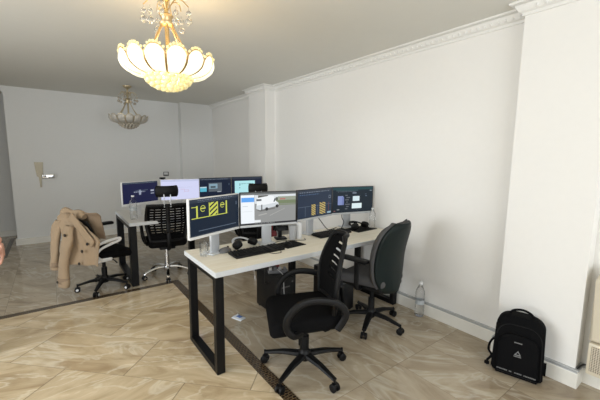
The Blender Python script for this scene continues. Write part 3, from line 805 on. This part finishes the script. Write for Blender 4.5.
def headphones(label, x, y, z, rz, band_mat='black', sc=1.0):
    t = thing('headphones', label, 'headphones', (x, y, z), rz)
    r = .085 * sc
    pts = [V((r * math.cos(a), r * math.sin(a) * 1.05, .026 + .03 * math.sin(a))) for a in [PI * i / 16 for i in range(17)]]
    m = MB(); m.tube(pts, .011, 8, flat=.6); b = m.build('headband', band_mat, t)
    m = MB(); m.tube([p * 1 + V((0, 0, -.009)) for p in pts[4:13]], .012, 8, flat=.8); m.build('band_padding', 'blackfab', b)
    for s_ in (-1, 1):
        m = MB(); m.lathe([(.012, -.018), (.038, -.016), (.042, 0), (.036, .016), (.012, .018)], 18, c=(s_ * r * .98, -.022, .036), mat=RZ(s_ * .3) @ RY(s_ * .55)); c = m.build('ear_cup', 'black', t)
        m = MB(); m.lathe([(.014, -.012), (.036, -.012), (.040, 0), (.036, .012), (.014, .012)], 18, c=(s_ * r * .98 - s_ * .010, -.022, .022), mat=RZ(s_ * .3) @ RY(s_ * .55)); m.build('ear_cushion', 'blackfab', c)
    return t
headphones('black headphones with grey band lying between the left keyboard and monitor stand', 1.235, 2.435, ZD + .009, .2, 'silver')
headphones('black headphones on the mouse pad at the right end of the near desk', 2.55, 2.385, ZD + .0125, .1, 'black', 1.05)
t = thing('drinking_glass', 'clear drinking glass on the near desk beside the leftmost monitor stand', 'glass', (.880, 2.385, ZD))
m = MB(); m.lathe([(.026, 0), (.031, .004), (.037, .105), (.0345, .105), (.029, .010), (.002, .008)], 24, cap=False); m.face([(.026 * math.cos(i * PI / 12), .026 * math.sin(i * PI / 12), 0) for i in range(24)]); m.build('tumbler', 'glass', t)
t = thing('white_canister', 'slim white canister under the seam of the two middle near monitors', 'canister', (1.80, 2.425, ZD))
m = MB(); m.lathe([(.026, 0), (.028, .004), (.028, .135), (.025, .14)], 20); m.build('body', 'whiteplas', t)
m = MB(); m.lathe([(.0265, .14), (.0265, .152), (.02, .156)], 20); m.build('lid', 'whiteplas', t)
t = thing('plastic_cup', 'frosted plastic cup left of the slim white canister on the near desk', 'cup', (1.725, 2.42, ZD))
m = MB(); m.lathe([(.027, 0), (.029, .003), (.036, .13), (.034, .13), (.028, .01)], 20); m.build('cup_body', pm('frosted_plastic', (.62, .63, .64), .3, trans=.35), t)
t = thing('phone_holder', 'small black desk stand behind the mouse pad, right of the van monitor stand', 'stand', (1.645, 2.50, ZD), -.3)
m = MB(); m.box((0, 0, .008), (.10, .09, .016), .004, 2); m.build('base', 'black', t)
m = MB(); m.box((0, .02, .07), (.035, .02, .12), .004, 2); m.box((.02, 0, .10), (.11, .016, .05), .005, 2, rot=RX(-.3)); m.build('cradle', 'black', t)

def cable(label, pts, r=.004, mat='cable', cat='cable'):
    m = MB(); m.tube(bez(pts, 8), r, 6); return tag(m.build('cable', mat), label, cat)
cable('thin black cable looping under the third near monitor', [(2.07, 2.50, .93), (2.12, 2.48, .86), (2.18, 2.49, .80), (2.26, 2.52, .7555), (2.40, 2.56, .7545)])
cable('thin black cable hanging behind the rightmost near monitor stand', [(2.44, 2.52, .93), (2.39, 2.47, .88), (2.41, 2.46, .83), (2.44, 2.52, .755), (2.5, 2.56, .755)])
cable('thin cable curling on the desk beside the mouse pad', [(1.52, 2.40, .7535), (1.6, 2.42, .7535), (1.72, 2.36, .7535), (1.80, 2.33, .7535), (1.83, 2.38, .7535)], .0025)
cable('thin cable loop at the front edge of the left keyboard', [(1.32, 2.160, .7535), (1.345, 2.125, .7535), (1.40, 2.12, .7535), (1.42, 2.160, .7535)], .0025)
cable('black cable hanging under the near desk left of the computer tower', [(1.42, 2.40, .705), (1.43, 2.42, .55), (1.45, 2.46, .40), (1.53, 2.56, .33), (1.60, 2.63, .30)], .004)

# ------------------------------------------------------------------ computers and power under the near desk
def tower(label, x, y, rz):
    t = thing('computer_tower', label, 'computer', (x, y, 0), rz)
    m = MB(); m.box((0, 0, .20), (.19, .40, .375), .008, 2)
    for a in (-.07, .07):
        for b in (-.17, .17): m.cyl((a, b, 0), (a, b, .014), .018, 10)
    m.build('case', 'black', t)
    m = MB(); m.box((0, -.203, .20), (.175, .012, .36), .005, 2); fp = m.build('front_panel', 'bezel', t)
    m = MB(); m.cyl((.055, -.209, .34), (.055, -.213, .34), .009, 12); m.box((-.02, -.2105, .30), (.09, .003, .012)); m.build('power_button', 'greyplas', fp)
    return t
tower('black computer tower with adapter on top, under the near desk behind the front chair', 1.683, 2.65, math.radians(1))
tower('black computer tower under the right half of the near desk, behind the grey chair', 2.22, 2.40, 0)
t = thing('power_adapter', 'grey ribbed power strip with plugs lying on top of the computer tower', 'power strip', (1.68, 2.60, .3875), math.radians(-25))
m = MB(); m.box((0, 0, .016), (.19, .055, .032), .006, 2); m.build('body', 'greyplas', t)
for i in range(4):
    m = MB(); m.box((-.07 + i * .046, 0, .043), (.028, .042, .022), .004, 2); m.build('plug', 'greyplas' if i % 2 else 'cablegrey', t)
cable('grey cable hanging down the front of the computer tower', [(1.655, 2.57, .435), (1.64, 2.45, .42), (1.635, 2.428, .34), (1.64, 2.425, .20), (1.655, 2.425, .12)], .004, 'cablegrey')
t = thing('power_strip', 'white power strip with cables on the floor, seen under the front chair arm', 'power strip', (2.04, 2.62, 0), .5)
m = MB(); m.box((0, 0, .02), (.26, .055, .04), .006, 2); m.build('body', 'whiteplas', t)
m = MB(); m.box((-.05, 0, .052), (.04, .036, .026), .005, 2); m.build('plug', 'black', t)
m = MB(); m.box((.10, 0, .043), (.028, .02, .008), .002, 1); m.build('switch', 'red', t)
cable('black cable coiled on the floor beside the white power strip', [(1.98, 2.58, .075), (1.96, 2.52, .05), (1.90, 2.47, .006), (1.86, 2.55, .006), (1.93, 2.66, .006), (2.02, 2.74, .006)], .004)
# card on the floor
t = thing('floor_card', 'small white and blue packet on the floor under the near desk', 'packet', (1.307, 2.687, 0), .35)
m = MB(); m.grid(lambda u, v: ((u - .5) * .085, (v - .5) * .12, .002 + .012 * u * u * v + .004 * math.sin(u * 5)), 6, 6); m.build('sheet', 'paper', t, solid=.0015)
m = MB(); m.grid(lambda u, v: (-.005 + u * .04, -.015 + v * .05, .0035 + .012 * ((.46 + u * .47) ** 2) * (.375 + v * .42) + .004 * math.sin((.44 + u * .47) * 5)), 4, 4); m.build('print_patch', 'blue', t, solid=.0015)

# ------------------------------------------------------------------ bottles
def bottle(label, x, y, z, h, r, label_band=True):
    t = thing('water_bottle', label, 'bottle', (x, y, z))
    pr = [(r * .70, 0), (r * .92, .004), (r, .02 * h / .3), (r * .97, h * .12), (r, h * .16), (r * .96, h * .22), (r, h * .27), (r * .94, h * .34), (r * .92, h * .40), (r * .94, h * .47), (r, h * .52), (r * .98, h * .60), (r, h * .66), (r * .92, h * .74), (r * .62, h * .83), (r * .36, h * .90), (r * .33, h * .93), (r * .33, h * .945)]
    m = MB(); m.lathe(pr, 24); m.build('bottle_body', 'bottle', t)
    m = MB(); m.lathe([(r * .42, h * .935), (r * .43, h * .995), (r * .36, h)], 16); m.build('cap', 'cap', t)
    if label_band:
        m = MB(); m.lathe([(r * .965, h * .36), (r * .955, h * .49)], 24, cap=False); m.build('label_band', pm('label_film', (.46, .49, .51), .4), t)
    return t
bottle('clear plastic water bottle standing on the floor against the right wall', 2.738, 1.735, 0, .335, .044)
bottle('clear plastic water bottle on the left end of the back desk', .735, 4.27, ZD, .285, .041)
bottle('clear plastic water bottle at the right end of the near desk by the wall', 2.715, 2.34, ZD, .22, .032, False)

# ------------------------------------------------------------------ backpack
bp = thing('backpack', 'black backpack with small grey emblem leaning against the near wall pillar', 'backpack', (2.462, .800, 0), 0)
# local: x along its width (picture left to right), y towards the wall, z up
bp.rotation_euler = (0, 0, math.atan2(-.277, .076))
LEAN = .13; BS = 1.06
def lean(m):
    bmesh.ops.transform(m.bm, matrix=Matrix.Rotation(-LEAN, 4, 'X') @ Matrix.Scale(BS, 4), verts=m.bm.verts[:]); return m
def pack_outline(w, z0, z1, r, rb=.03):
    o = []
    for a in range(7): t_ = PI + a * PI / 12; o.append((-w / 2 + rb + rb * math.cos(t_), z0 + rb + rb * math.sin(t_)))
    for a in range(7): t_ = 1.5 * PI + a * PI / 12; o.append((w / 2 - rb + rb * math.cos(t_), z0 + rb + rb * math.sin(t_)))
    for a in range(9): t_ = a * PI / 16; o.append((w / 2 - .008 - r + r * math.cos(t_), z1 - r + r * math.sin(t_)))
    for a in range(9): t_ = PI / 2 + a * PI / 16; o.append((-w / 2 + .008 + r + r * math.cos(t_), z1 - r + r * math.sin(t_)))
    return o
def pack_block(w, z0, z1, r, y0, y1, rb, bev):
    m = MB(); m.prism(pack_outline(w, z0, z1, r, rb), y0, y1, 'y')
    es = [e for e in m.bm.edges if abs(e.verts[0].co.y - e.verts[1].co.y) < 1e-6]
    bmesh.ops.bevel(m.bm, geom=es, offset=bev, segments=4, affect='EDGES', profile=.5)
    return m
lean(pack_block(.285, .006, .40, .075, .0, .14, .03, .03)).build('main_compartment', 'blackfab', bp)
pk = lean(pack_block(.235, .03, .285, .07, -.022, .02, .02, .016)).build('front_pocket', 'blackfab', bp)
m = MB(); zp = [(x_, -.012 + .010, z_) for x_, z_ in pack_outline(.262, .02, .345, .085, .02)[6:]]
m.tube([V(p) for p in zp], .0035, 6); lean(m); m.build('zip', 'black', bp)
m = MB(); m.tube(bez([(-.068, .05, .390), (-.050, .045, .424), (0, .042, .440), (.050, .045, .424), (.068, .05, .390)], 6), .006, 8, flat=1.3); lean(m); m.build('top_handle', 'blackfab', bp)
m = MB(); m.prism(pack_outline(.075, .05, .13, .03, .03), -.010, .010, 'y', mat=Matrix.Translation((.144, .075, .0)) @ Matrix.Rotation(PI / 2, 4, 'Z')); lean(m); m.build('side_pocket', 'blackmesh', bp)
m = MB(); m.tube(bez([(-.135, .12, .20), (-.165, .10, .16), (-.172, .08, .11), (-.15, .07, .075), (-.17, .05, .04), (-.165, .03, .022)], 6), .012, 8, flat=.35); m.box((-.17, .035, .03), (.03, .012, .022), .003, 1); lean(m); m.build('shoulder_strap', 'blackfab', bp)
m = MB()   # emblem: peaked triangle over a bar, small bar above and dashes along the bottom edge
yq = -.0235
def q(pts): m.prism(pts, yq, yq + .004, 'y')
def qq(pts): q([(x_ * .72, .168 + (z_ - .165) * .72) for x_, z_ in pts])
qq([(-.024, .150), (.004, .192), (.009, .188), (-.014, .155), (-.010, .150)]); qq([(.004, .192), (.026, .158), (.020, .155), (.003, .182)])
qq([(-.012, .158), (.020, .158), (.028, .150), (-.016, .150)]); qq([(-.026, .143), (.030, .143), (.030, .137), (-.026, .137)])
lean(m); m.build('emblem', 'logo', bp)
m = MB()
rnd = random.Random(4); x_ = -.105
while x_ < .105:
    w_ = rnd.uniform(.004, .007)
    if not (-.045 < x_ < -.035 or -.022 < x_ < -.012 or .030 < x_ < .038): m.prism([(x_, .040), (x_ + w_, .040), (x_ + w_, .0475), (x_, .0475)], -.0235, -.020, 'y')
    x_ += w_ + .0025
lean(m); m.build('lettering', pm('printed_lettering', (.16, .16, .16), .5), bp)
m = MB()
for i in range(7): m.prism([(-.022 + i * .0063, .235), (-.018 + i * .0063, .235), (-.018 + i * .0063, .241), (-.022 + i * .0063, .241)], -.0235, -.020, 'y')
lean(m); m.build('name_tag', pm('printed_name', (.26, .26, .26), .5), bp)

# ------------------------------------------------------------------ wall heater at the right edge, cord on the skirting
ht = thing('wall_heater', 'cream wall heater with perforated lower grille at the right edge of the photo', 'heater', (XW - .027, .298, .135))
# x negative = into the room, y along the wall
def rbox(m, x0, x1, y0, y1, z0, z1, r):
    o = [(y0, z0), (y1, z0)] + [(y1 - r + r * math.cos(a), z1 - r + r * math.sin(a)) for a in [i * PI / 16 for i in range(9)]] + [(y0 + r - r * math.cos(a), z1 - r + r * math.sin(a)) for a in [i * PI / 16 for i in range(8, -1, -1)]]
    m.prism(o, x0, x1, 'x')
    es = [e for e in m.bm.edges if abs(e.verts[0].co.x - x0) < 1e-6 and abs(e.verts[1].co.x - x0) < 1e-6]
    bmesh.ops.bevel(m.bm, geom=es, offset=.02, segments=4, affect='EDGES', profile=.5)
m = MB(); rbox(m, -.115, .027, -.24, .19, .22, .69, .07); m.build('upper_cover', 'cream', ht)
m = MB(); m.box((-.045, -.030, .105), (.144, .43, .21), .008, 2); m.build('lower_case', 'cream', ht)
m = MB(); m.box((-.119, -.025, .11), (.006, .385, .17), .002, 1); m.build('grille', 'grille', ht)
m = MB(); m.sphere((-.118, .13, .60), .007, 10); m.build('indicator', 'lit_crystal' if False else 'chrome', ht)
cable('black cord lying on top of the skirting beside the wall pillar', [(PX + .002, PY0 - .012, .132), (PX + .06, PY0 - .016, .133), (XW - .025, PY0 - .03, .133), (XW - .022, PY0 - .07, .133)], .005)

# ------------------------------------------------------------------ fittings on the back wall
t = thing('door_handle', 'tapered brass plate with chrome lever on the grey back wall', 'door handle', (-.175, YB, .95))
m = MB(); m.prism([(-.006, 0), (.018, 0), (.022, .18), (.045, .21), (.058, .42), (-.062, .42), (-.040, .19), (-.014, .17)], -.014, .0, 'y'); m.build('back_plate', 'handle', t)
m = MB(); m.cyl((.06, 0, .19), (.06, -.06, .19), .02, 12); m.box((.115, -.055, .185), (.17, .03, .075), .012, 3); m.build('lever', 'chrome', t)
t = thing('light_switch', 'small dark and white switch box on the back wall above the far monitors', 'light switch', (1.863, YB, 1.095))
m = MB(); m.box((0, -.008, .035), (.105, .016, .085), .004, 2); m.build('back_box', 'greyplas', t)
m = MB(); m.box((-.005, -.019, .043), (.075, .008, .045), .002, 1); m.build('rocker', 'whiteplas', t)
# dark red bag behind the van monitor
t = thing('tote_bag', 'dark red bag glimpsed behind the van monitor stand', 'bag', (2.09, 3.42, 0), .6)
m = MB(); m.box((0, 0, .30), (.34, .16, .56), .04, 3, taper=(.86, .6)); m.build('bag_body', 'red', t)
m = MB(); m.tube(bez([(-.08, 0, .56), (-.07, 0, .66), (0, 0, .69), (.07, 0, .66), (.08, 0, .56)], 5), .008, 8); m.build('handle', 'red', t)

# ------------------------------------------------------------------ chandeliers
def chandelier(label, x, y, lit, rz=0.):
    t = thing('chandelier', label, 'chandelier', (x, y, ZC), rz)
    g = 'lit_brass' if lit else 'oldbrass'; pet = 'lit_petal' if lit else 'unlit_petal'; cr = 'lit_crystal' if lit else 'unlit_crystal'; cl = 'crystal' if lit else 'unlit_crystal'
    gb = 'brass' if lit else 'oldbrass'
    m = MB(); m.lathe([(.012, -.06), (.02, -.045), (.055, -.025), (.062, -.008), (.06, 0)], 20); m.build('canopy', gb, t)
    m = MB(); m.lathe([(.012, -.60), (.013, -.26), (.016, -.22), (.012, -.20), (.012, -.12), (.022, -.11), (.022, -.10), (.010, -.09), (.010, -.05)], 12); m.build('stem', gb, t)
    m = MB(); m.lathe([(.020, -.262), (.042, -.256), (.045, -.244), (.030, -.236), (.032, -.212), (.042, -.200), (.030, -.19), (.014, -.185)], 20); m.build('hub', g, t)
    for k in range(6):      # rods from the hub down to the ring
        a = k * PI / 3 + .2; d = V((math.cos(a), math.sin(a), 0))
        m = MB(); m.tube([d * .034 + V((0, 0, -.255)), d * .085 + V((0, 0, -.36)), d * .165 + V((0, 0, -.475))], .0065, 6); m.build('rod', g, t)
    m = MB(); rn = 40
    m.tube([V((.235 * math.cos(2 * PI * i / rn), .235 * math.sin(2 * PI * i / rn), -.475)) for i in range(rn)], .008, 6, closed=True)
    m.tube([V((.165 * math.cos(2 * PI * i / rn), .165 * math.sin(2 * PI * i / rn), -.475)) for i in range(rn)], .007, 6, closed=True)
    m.tube([V((.138 * math.cos(2 * PI * i / rn), .138 * math.sin(2 * PI * i / rn), -.565)) for i in range(rn)], .006, 6, closed=True)
    for k in range(12):
        a = k * PI / 6; m.tube([(.165 * math.cos(a), .165 * math.sin(a), -.475), (.235 * math.cos(a), .235 * math.sin(a), -.475)], .004, 6)
    m.build('ring', g, t)
    NP = 14
    def rad(z): return interp([(-.57, .145), (-.56, .195), (-.545, .228), (-.525, .253), (-.49, .270), (-.44, .266)], z)
    for k in range(NP):
        a0 = 2 * PI * k / NP
        def pf(u, v):
            s_ = (u - .5) * 2; top = -.447 - .04 * abs(s_) ** 2.4; z = lerp(-.568, top, v)
            r = rad(z) + .012 * (1 - s_ * s_); a = a0 + s_ * PI / NP * .93
            return (r * math.cos(a), r * math.sin(a), z)
        m = MB(); m.grid(pf, 6, 10); p = m.build('glass_petal', pet, t, solid=.004)
        rim = [V(pf(0, i / 8)) for i in range(9)] + [V(pf(i / 8, 1)) for i in range(1, 8)] + [V(pf(1, 1 - i / 8)) for i in range(9)]
        m = MB(); m.tube(rim, .0042, 5)
        m.build('petal_rim', g, p)
        if lit:
            m = MB()
            for i in range(7):
                c = V(pf((i + .5) / 7, 1)); m.sphere(c * 1.0 + V((0, 0, .012)), .0085, 6)
            m.build('rim_beads', cr, p)
    # crystal bowl at the bottom
    rows = [(.136, -.572, 19), (.122, -.594, 17), (.098, -.614, 13), (.066, -.629, 9), (.028, -.638, 4)]
    for r, z, n in rows:
        for k in range(n):
            a = 2 * PI * (k + (.5 if n % 2 else 0)) / n
            m = MB(); m.sphere((r * math.cos(a), r * math.sin(a), z), .020, 8); m.build('crystal_bead', cr, t)
    # upper arms with hanging crystal drops
    for k in range(8):
        a = 2 * PI * k / 8 + .15; d = V((math.cos(a), math.sin(a), 0))
        m = MB(); m.tube(bez([d * .014 + V((0, 0, -.16)), d * .05 + V((0, 0, -.105)), d * .09 + V((0, 0, -.10)), d * (.135 if k % 2 else .105) + V((0, 0, -.14))], 5), .0035, 6); ar = m.build('upper_arm', g, t)
        e = d * (.135 if k % 2 else .105)
        for j, (dz, rr_) in enumerate(((-.178, .016), (-.226, .021)) if k % 2 else ((-.205, .016), (-.258, .021))):
            m = MB(); m.sphere((e.x, e.y, dz), rr_, 10); m.cyl((e.x, e.y, dz + rr_ * .9), (e.x, e.y, dz + .036), .0018, 5)
            m.build('crystal_drop', cl, ar)
    if lit:
        for k in range(6):
            a = 2 * PI * k / 6 + .3; m = MB(); m.lathe([(.006, -.535), (.014, -.52), (.017, -.505), (.013, -.49), (.010, -.475), (.009, -.466)], 10, c=(.195 * math.cos(a), .195 * math.sin(a), 0)); m.build('bulb', pm('bulb_lit', (1, .9, .7), .3, emit=(1, .78, .45), estr=6), t)
    return t
NCX, NCY = .637, 2.265
chandelier('large lit crystal chandelier with glowing petals at the top of the picture', NCX, NCY, True, .13)
chandelier('unlit crystal chandelier hanging further away near the back wall', 1.015, 5.856, False, .1)

# ------------------------------------------------------------------ person at the left edge (only one hand reaches into view)
def skin_mesh(name, verts, edges, radii, mat, parent=None, sub=2, root=0, extra=None, voxel=0):
    me = bpy.data.meshes.new(name); me.from_pydata([tuple(v) for v in verts], edges, [])
    o = bpy.data.objects.new(name, me); COL.objects.link(o)
    sm = o.modifiers.new('skin', 'SKIN')
    if not me.skin_vertices: me.skin_vertices.new()
    for i, r in enumerate(radii):
        sv = me.skin_vertices[0].data[i]; sv.radius = r if isinstance(r, tuple) else (r, r); sv.use_root = (i == root)
    ss = o.modifiers.new('s', 'SUBSURF'); ss.levels = sub; ss.render_levels = sub
    dg = bpy.context.evaluated_depsgraph_get(); dg.update()
    ne = bpy.data.meshes.new_from_object(o.evaluated_get(dg))
    if extra is not None or voxel:
        bm = bmesh.new(); bm.from_mesh(ne)
        if extra is not None:
            tmp = bpy.data.meshes.new('x'); extra.bm.to_mesh(tmp); bm.from_mesh(tmp); bpy.data.meshes.remove(tmp)
        bm.to_mesh(ne); bm.free()
    o.modifiers.clear(); o.data = ne; bpy.data.meshes.remove(me)
    if voxel:
        rm = o.modifiers.new('r', 'REMESH'); rm.mode = 'VOXEL'; rm.voxel_size = voxel
        sm_ = o.modifiers.new('sm', 'SMOOTH'); sm_.iterations = 3; sm_.factor = .5
        dg = bpy.context.evaluated_depsgraph_get(); dg.update()
        n2 = bpy.data.meshes.new_from_object(o.evaluated_get(dg)); o.modifiers.clear(); o.data = n2
    o.data.materials.clear(); o.data.materials.append(M[mat]); o.data.shade_smooth(); o.name = name
    if parent is not None: o.parent = parent
    return o
# local frame: person faces -y (towards the camera side), x to picture right; origin between the feet
PXL, PYL = -.680, 3.30
per = thing('person', 'person at the left edge of the photo, only a hand wearing a ring in view', 'person', (PXL, PYL, -.0), 0)
bv = [(0, 0, .98), (0, .0, 1.12), (0, .01, 1.28), (0, .015, 1.42), (0, .01, 1.52), (0, -.005, 1.60),      # 0-5 pelvis..neck..skull base
      (.10, 0, .92), (.105, -.01, .50), (.11, .02, .09), (.115, -.10, .045),                               # 6-9 left leg
      (-.10, 0, .92), (-.105, -.01, .50), (-.11, .02, .09), (-.115, -.10, .045),                            # 10-13
      (.17, .015, 1.42), (.235, .03, 1.16), (.300, -.02, .90), (.332, -.045, .845),                        # 14-17 left arm to the wrist, palm root
      (-.17, .015, 1.42), (-.22, .03, 1.15), (-.24, -.02, .90), (-.242, -.04, .82)]
be = [(0, 1), (1, 2), (2, 3), (3, 4), (4, 5), (0, 6), (6, 7), (7, 8), (8, 9), (0, 10), (10, 11), (11, 12), (12, 13), (3, 14), (14, 15), (15, 16), (16, 17), (3, 18), (18, 19), (19, 20), (20, 21)]
br = [(.15, .11), (.13, .10), (.15, .11), (.12, .09), .058, .055, .085, .058, .042, .038, .085, .058, .042, .038, .055, .044, .028, .026, .055, .044, .030, .034]
# head
hd = MB()
hd.sphere((0, -.02, 1.675), .085, 24, sc=(.90, 1.12, 1.28)); hd.sphere((0, -.045, 1.615), .06, 16, sc=(.95, 1.0, .9))
hd.sphere((0, -.118, 1.655), .016, 10, sc=(.8, 1.1, 1.5))
for s_ in (-1, 1): hd.sphere((s_ * .079, -.005, 1.66), .02, 10, sc=(.4, .8, 1.3)); hd.sphere((s_ * .03, -.098, 1.676), .013, 10)
hd.sphere((0, -.104, 1.612), .018, 10, sc=(1.3, .5, .4))
# left hand (seen): palm and five fingers, slightly curled, thumb towards the front
def hand_parts(mb, wx, wy, wz, out, sgn):
    # sgn: +1 back of hand faces +x
    mb.tube(bez([(wx, wy, wz), (wx + .004 * sgn, wy - .004, wz - .04), (wx + .003 * sgn, wy - .006, wz - .095)], 5), [.026] + [.030] * 8 + [.033, .030], 12, flat=.50, up=(1, 0, 0))
    for i, (dy, L) in enumerate(((-.033, .072), (-.012, .080), (.010, .074), (.030, .058))):
        b = V((wx + .004 * sgn, wy + dy, wz - .085)); c = 0.30 + .10 * i
        p1 = b + V((-.004 * sgn, -.002, -L * .40)); p2 = p1 + V((-math.sin(c) * L * .33 * sgn, -.002, -math.cos(c) * L * .33)); p3 = p2 + V((-math.sin(c * 2.1) * L * .28 * sgn, 0, -math.cos(c * 2.1) * L * .28))
        mb.tube(bez([b + V((0, 0, .02)), b, p1, p2, p3], 4), [.0098] * 9 + [.0090] * 4 + [.0082] * 3 + [.0062], 8)
    b = V((wx - .004 * sgn, wy - .028, wz - .035))
    mb.tube(bez([b, b + V((-.010 * sgn, -.022, -.025)), b + V((-.018 * sgn, -.032, -.055)), b + V((-.022 * sgn, -.034, -.078))], 4), [.014] * 5 + [.011] * 4 + [.0095] * 3 + [.007], 8)
hand_parts(hd, .336, -.05, .84, .0, 1)
hand_parts(hd, -.242, -.04, .85, .0, -1)
skin_mesh('body', bv, be, br, 'skin', per, extra=hd, voxel=.0055)
# clothing
sv = [(0, 0, .88), (0, .0, 1.12), (0, .01, 1.28), (0, .015, 1.42), (.17, .015, 1.42), (.235, .03, 1.16), (.296, -.014, .935), (-.17, .015, 1.42), (-.22, .03, 1.15), (-.24, -.018, .92), (0, .012, 1.485)]
skin_mesh('sweater', sv, [(0, 1), (1, 2), (2, 3), (3, 4), (4, 5), (5, 6), (3, 7), (7, 8), (8, 9), (3, 10)], [(.225, .175), (.185, .145), (.17, .13), (.14, .108), .072, .060, .043, .072, .060, .046, .072], 'sweater', per)
tv = [(0, 0, 1.10), (0, 0, .95), (.105, 0, .84), (.105, -.01, .50), (.11, .015, .09), (-.105, 0, .84), (-.105, -.01, .50), (-.11, .015, .09)]
skin_mesh('trousers', tv, [(0, 1), (1, 2), (2, 3), (3, 4), (1, 5), (5, 6), (6, 7)], [(.165, .13), (.205, .15), .118, .080, .068, .118, .080, .068], 'trouser', per)
for s_ in (-1, 1):
    m = MB(); m.box((.113 * s_, -.06, .045), (.095, .28, .09), .04, 4, taper=(.8, .75)); m.build('shoe', 'shoe', per)
m = MB(); m.sphere((0, .0, 1.705), .092, 20, sc=(.93, 1.08, 1.16))
for v in m.bm.verts:
    if v.co.y < -.03 and v.co.z < 1.735: v.co.y = -.03 + (v.co.y + .03) * .1
m.build('hair', 'hair', per)
for s_ in (-1, 1):
    m = MB(); m.sphere((s_ * .031, -.105, 1.682), .0115, 12, sc=(1.25, .7, .75)); e = m.build('eye', pm('eye_white', (.7, .68, .65), .2), per)
    m = MB(); m.sphere((s_ * .031, -.1115, 1.682), .0055, 10, sc=(1, .5, 1)); m.build('iris', 'hair', e)
    m = MB(); m.tube([(s_ * .016, -.112, 1.699), (s_ * .032, -.110, 1.704), (s_ * .047, -.100, 1.699)], .0035, 6); m.build('eyebrow', 'hair', per)
m = MB(); m.tube([(-.022, -.106, 1.611), (-.008, -.1125, 1.614), (.008, -.1125, 1.614), (.022, -.106, 1.611)], .005, 6); m.build('lips', pm('lips', (.42, .16, .13), .5), per)
m = MB(); rn = 16; m.tube([V((.338 + .012 * math.cos(2 * PI * i / rn), -.063 + .012 * math.sin(2 * PI * i / rn), .732)) for i in range(rn)], .0022, 6, closed=True); m.build('ring', 'chrome', per)

GR = {'monitor': 'computer monitors on the two desks', 'office_chair': 'office chairs at the desks', 'water_bottle': 'clear water bottles', 'chandelier': 'matching crystal chandeliers', 'keyboard': 'keyboards on the near desk',
      'computer_mouse': 'mice on the near desk', 'mouse_pad': 'mouse pads on the near desk', 'headphones': 'headphones on the near desk', 'computer_tower': 'computer towers under the near desk', 'desk': 'office desks', 'cable': 'loose cables'}
for o in list(COL.objects):
    k = o.name.split('.')[0]
    if o.parent is None and 'label' in o and k in GR: o['group'] = GR[k]
# ------------------------------------------------------------------ light
w = bpy.data.worlds.new('world'); S.world = w; w.use_nodes = True
w.node_tree.nodes['Background'].inputs[0].default_value = (.80, .88, 1, 1); w.node_tree.nodes['Background'].inputs[1].default_value = .6
def area(name, loc, rot, sx, sy, e, col, spread=None):
    l = bpy.data.lights.new(name, 'AREA'); l.shape = 'RECTANGLE'; l.size = sx; l.size_y = sy; l.energy = e; l.color = col
    if spread: l.spread = math.radians(spread)
    o = bpy.data.objects.new(name, l); COL.objects.link(o); o.location = loc; o.rotation_euler = rot; return o
area('window_daylight', ((wx0 + wx1) / 2, YF - .02, (wz0 + wz1) / 2), (PI / 2, 0, 0), wx1 - wx0 - .2, wz1 - wz0 - .2, 100, (.93, .975, 1))
area('added_fill_left', (XL + .01, (ly0 + ly1) / 2, 1.35), (PI / 2, 0, -PI / 2), ly1 - ly0 - .2, 1.7, 74, (.94, .98, 1), 140)  # added side fill, brightens the right wall from out of view
def point(name, loc, e, col, r):
    l = bpy.data.lights.new(name, 'POINT'); l.energy = e; l.color = col; l.shadow_soft_size = r
    o = bpy.data.objects.new(name, l); COL.objects.link(o); o.location = loc; return o
point('chandelier_lamp', (NCX, NCY, ZC - .44), 7.5, (1, .76, .46), .10)

S.view_settings.view_transform = 'Standard'; S.view_settings.look = 'None'; S.view_settings.exposure = 0.07; S.view_settings.gamma = 1
S.view_settings.use_curve_mapping = False
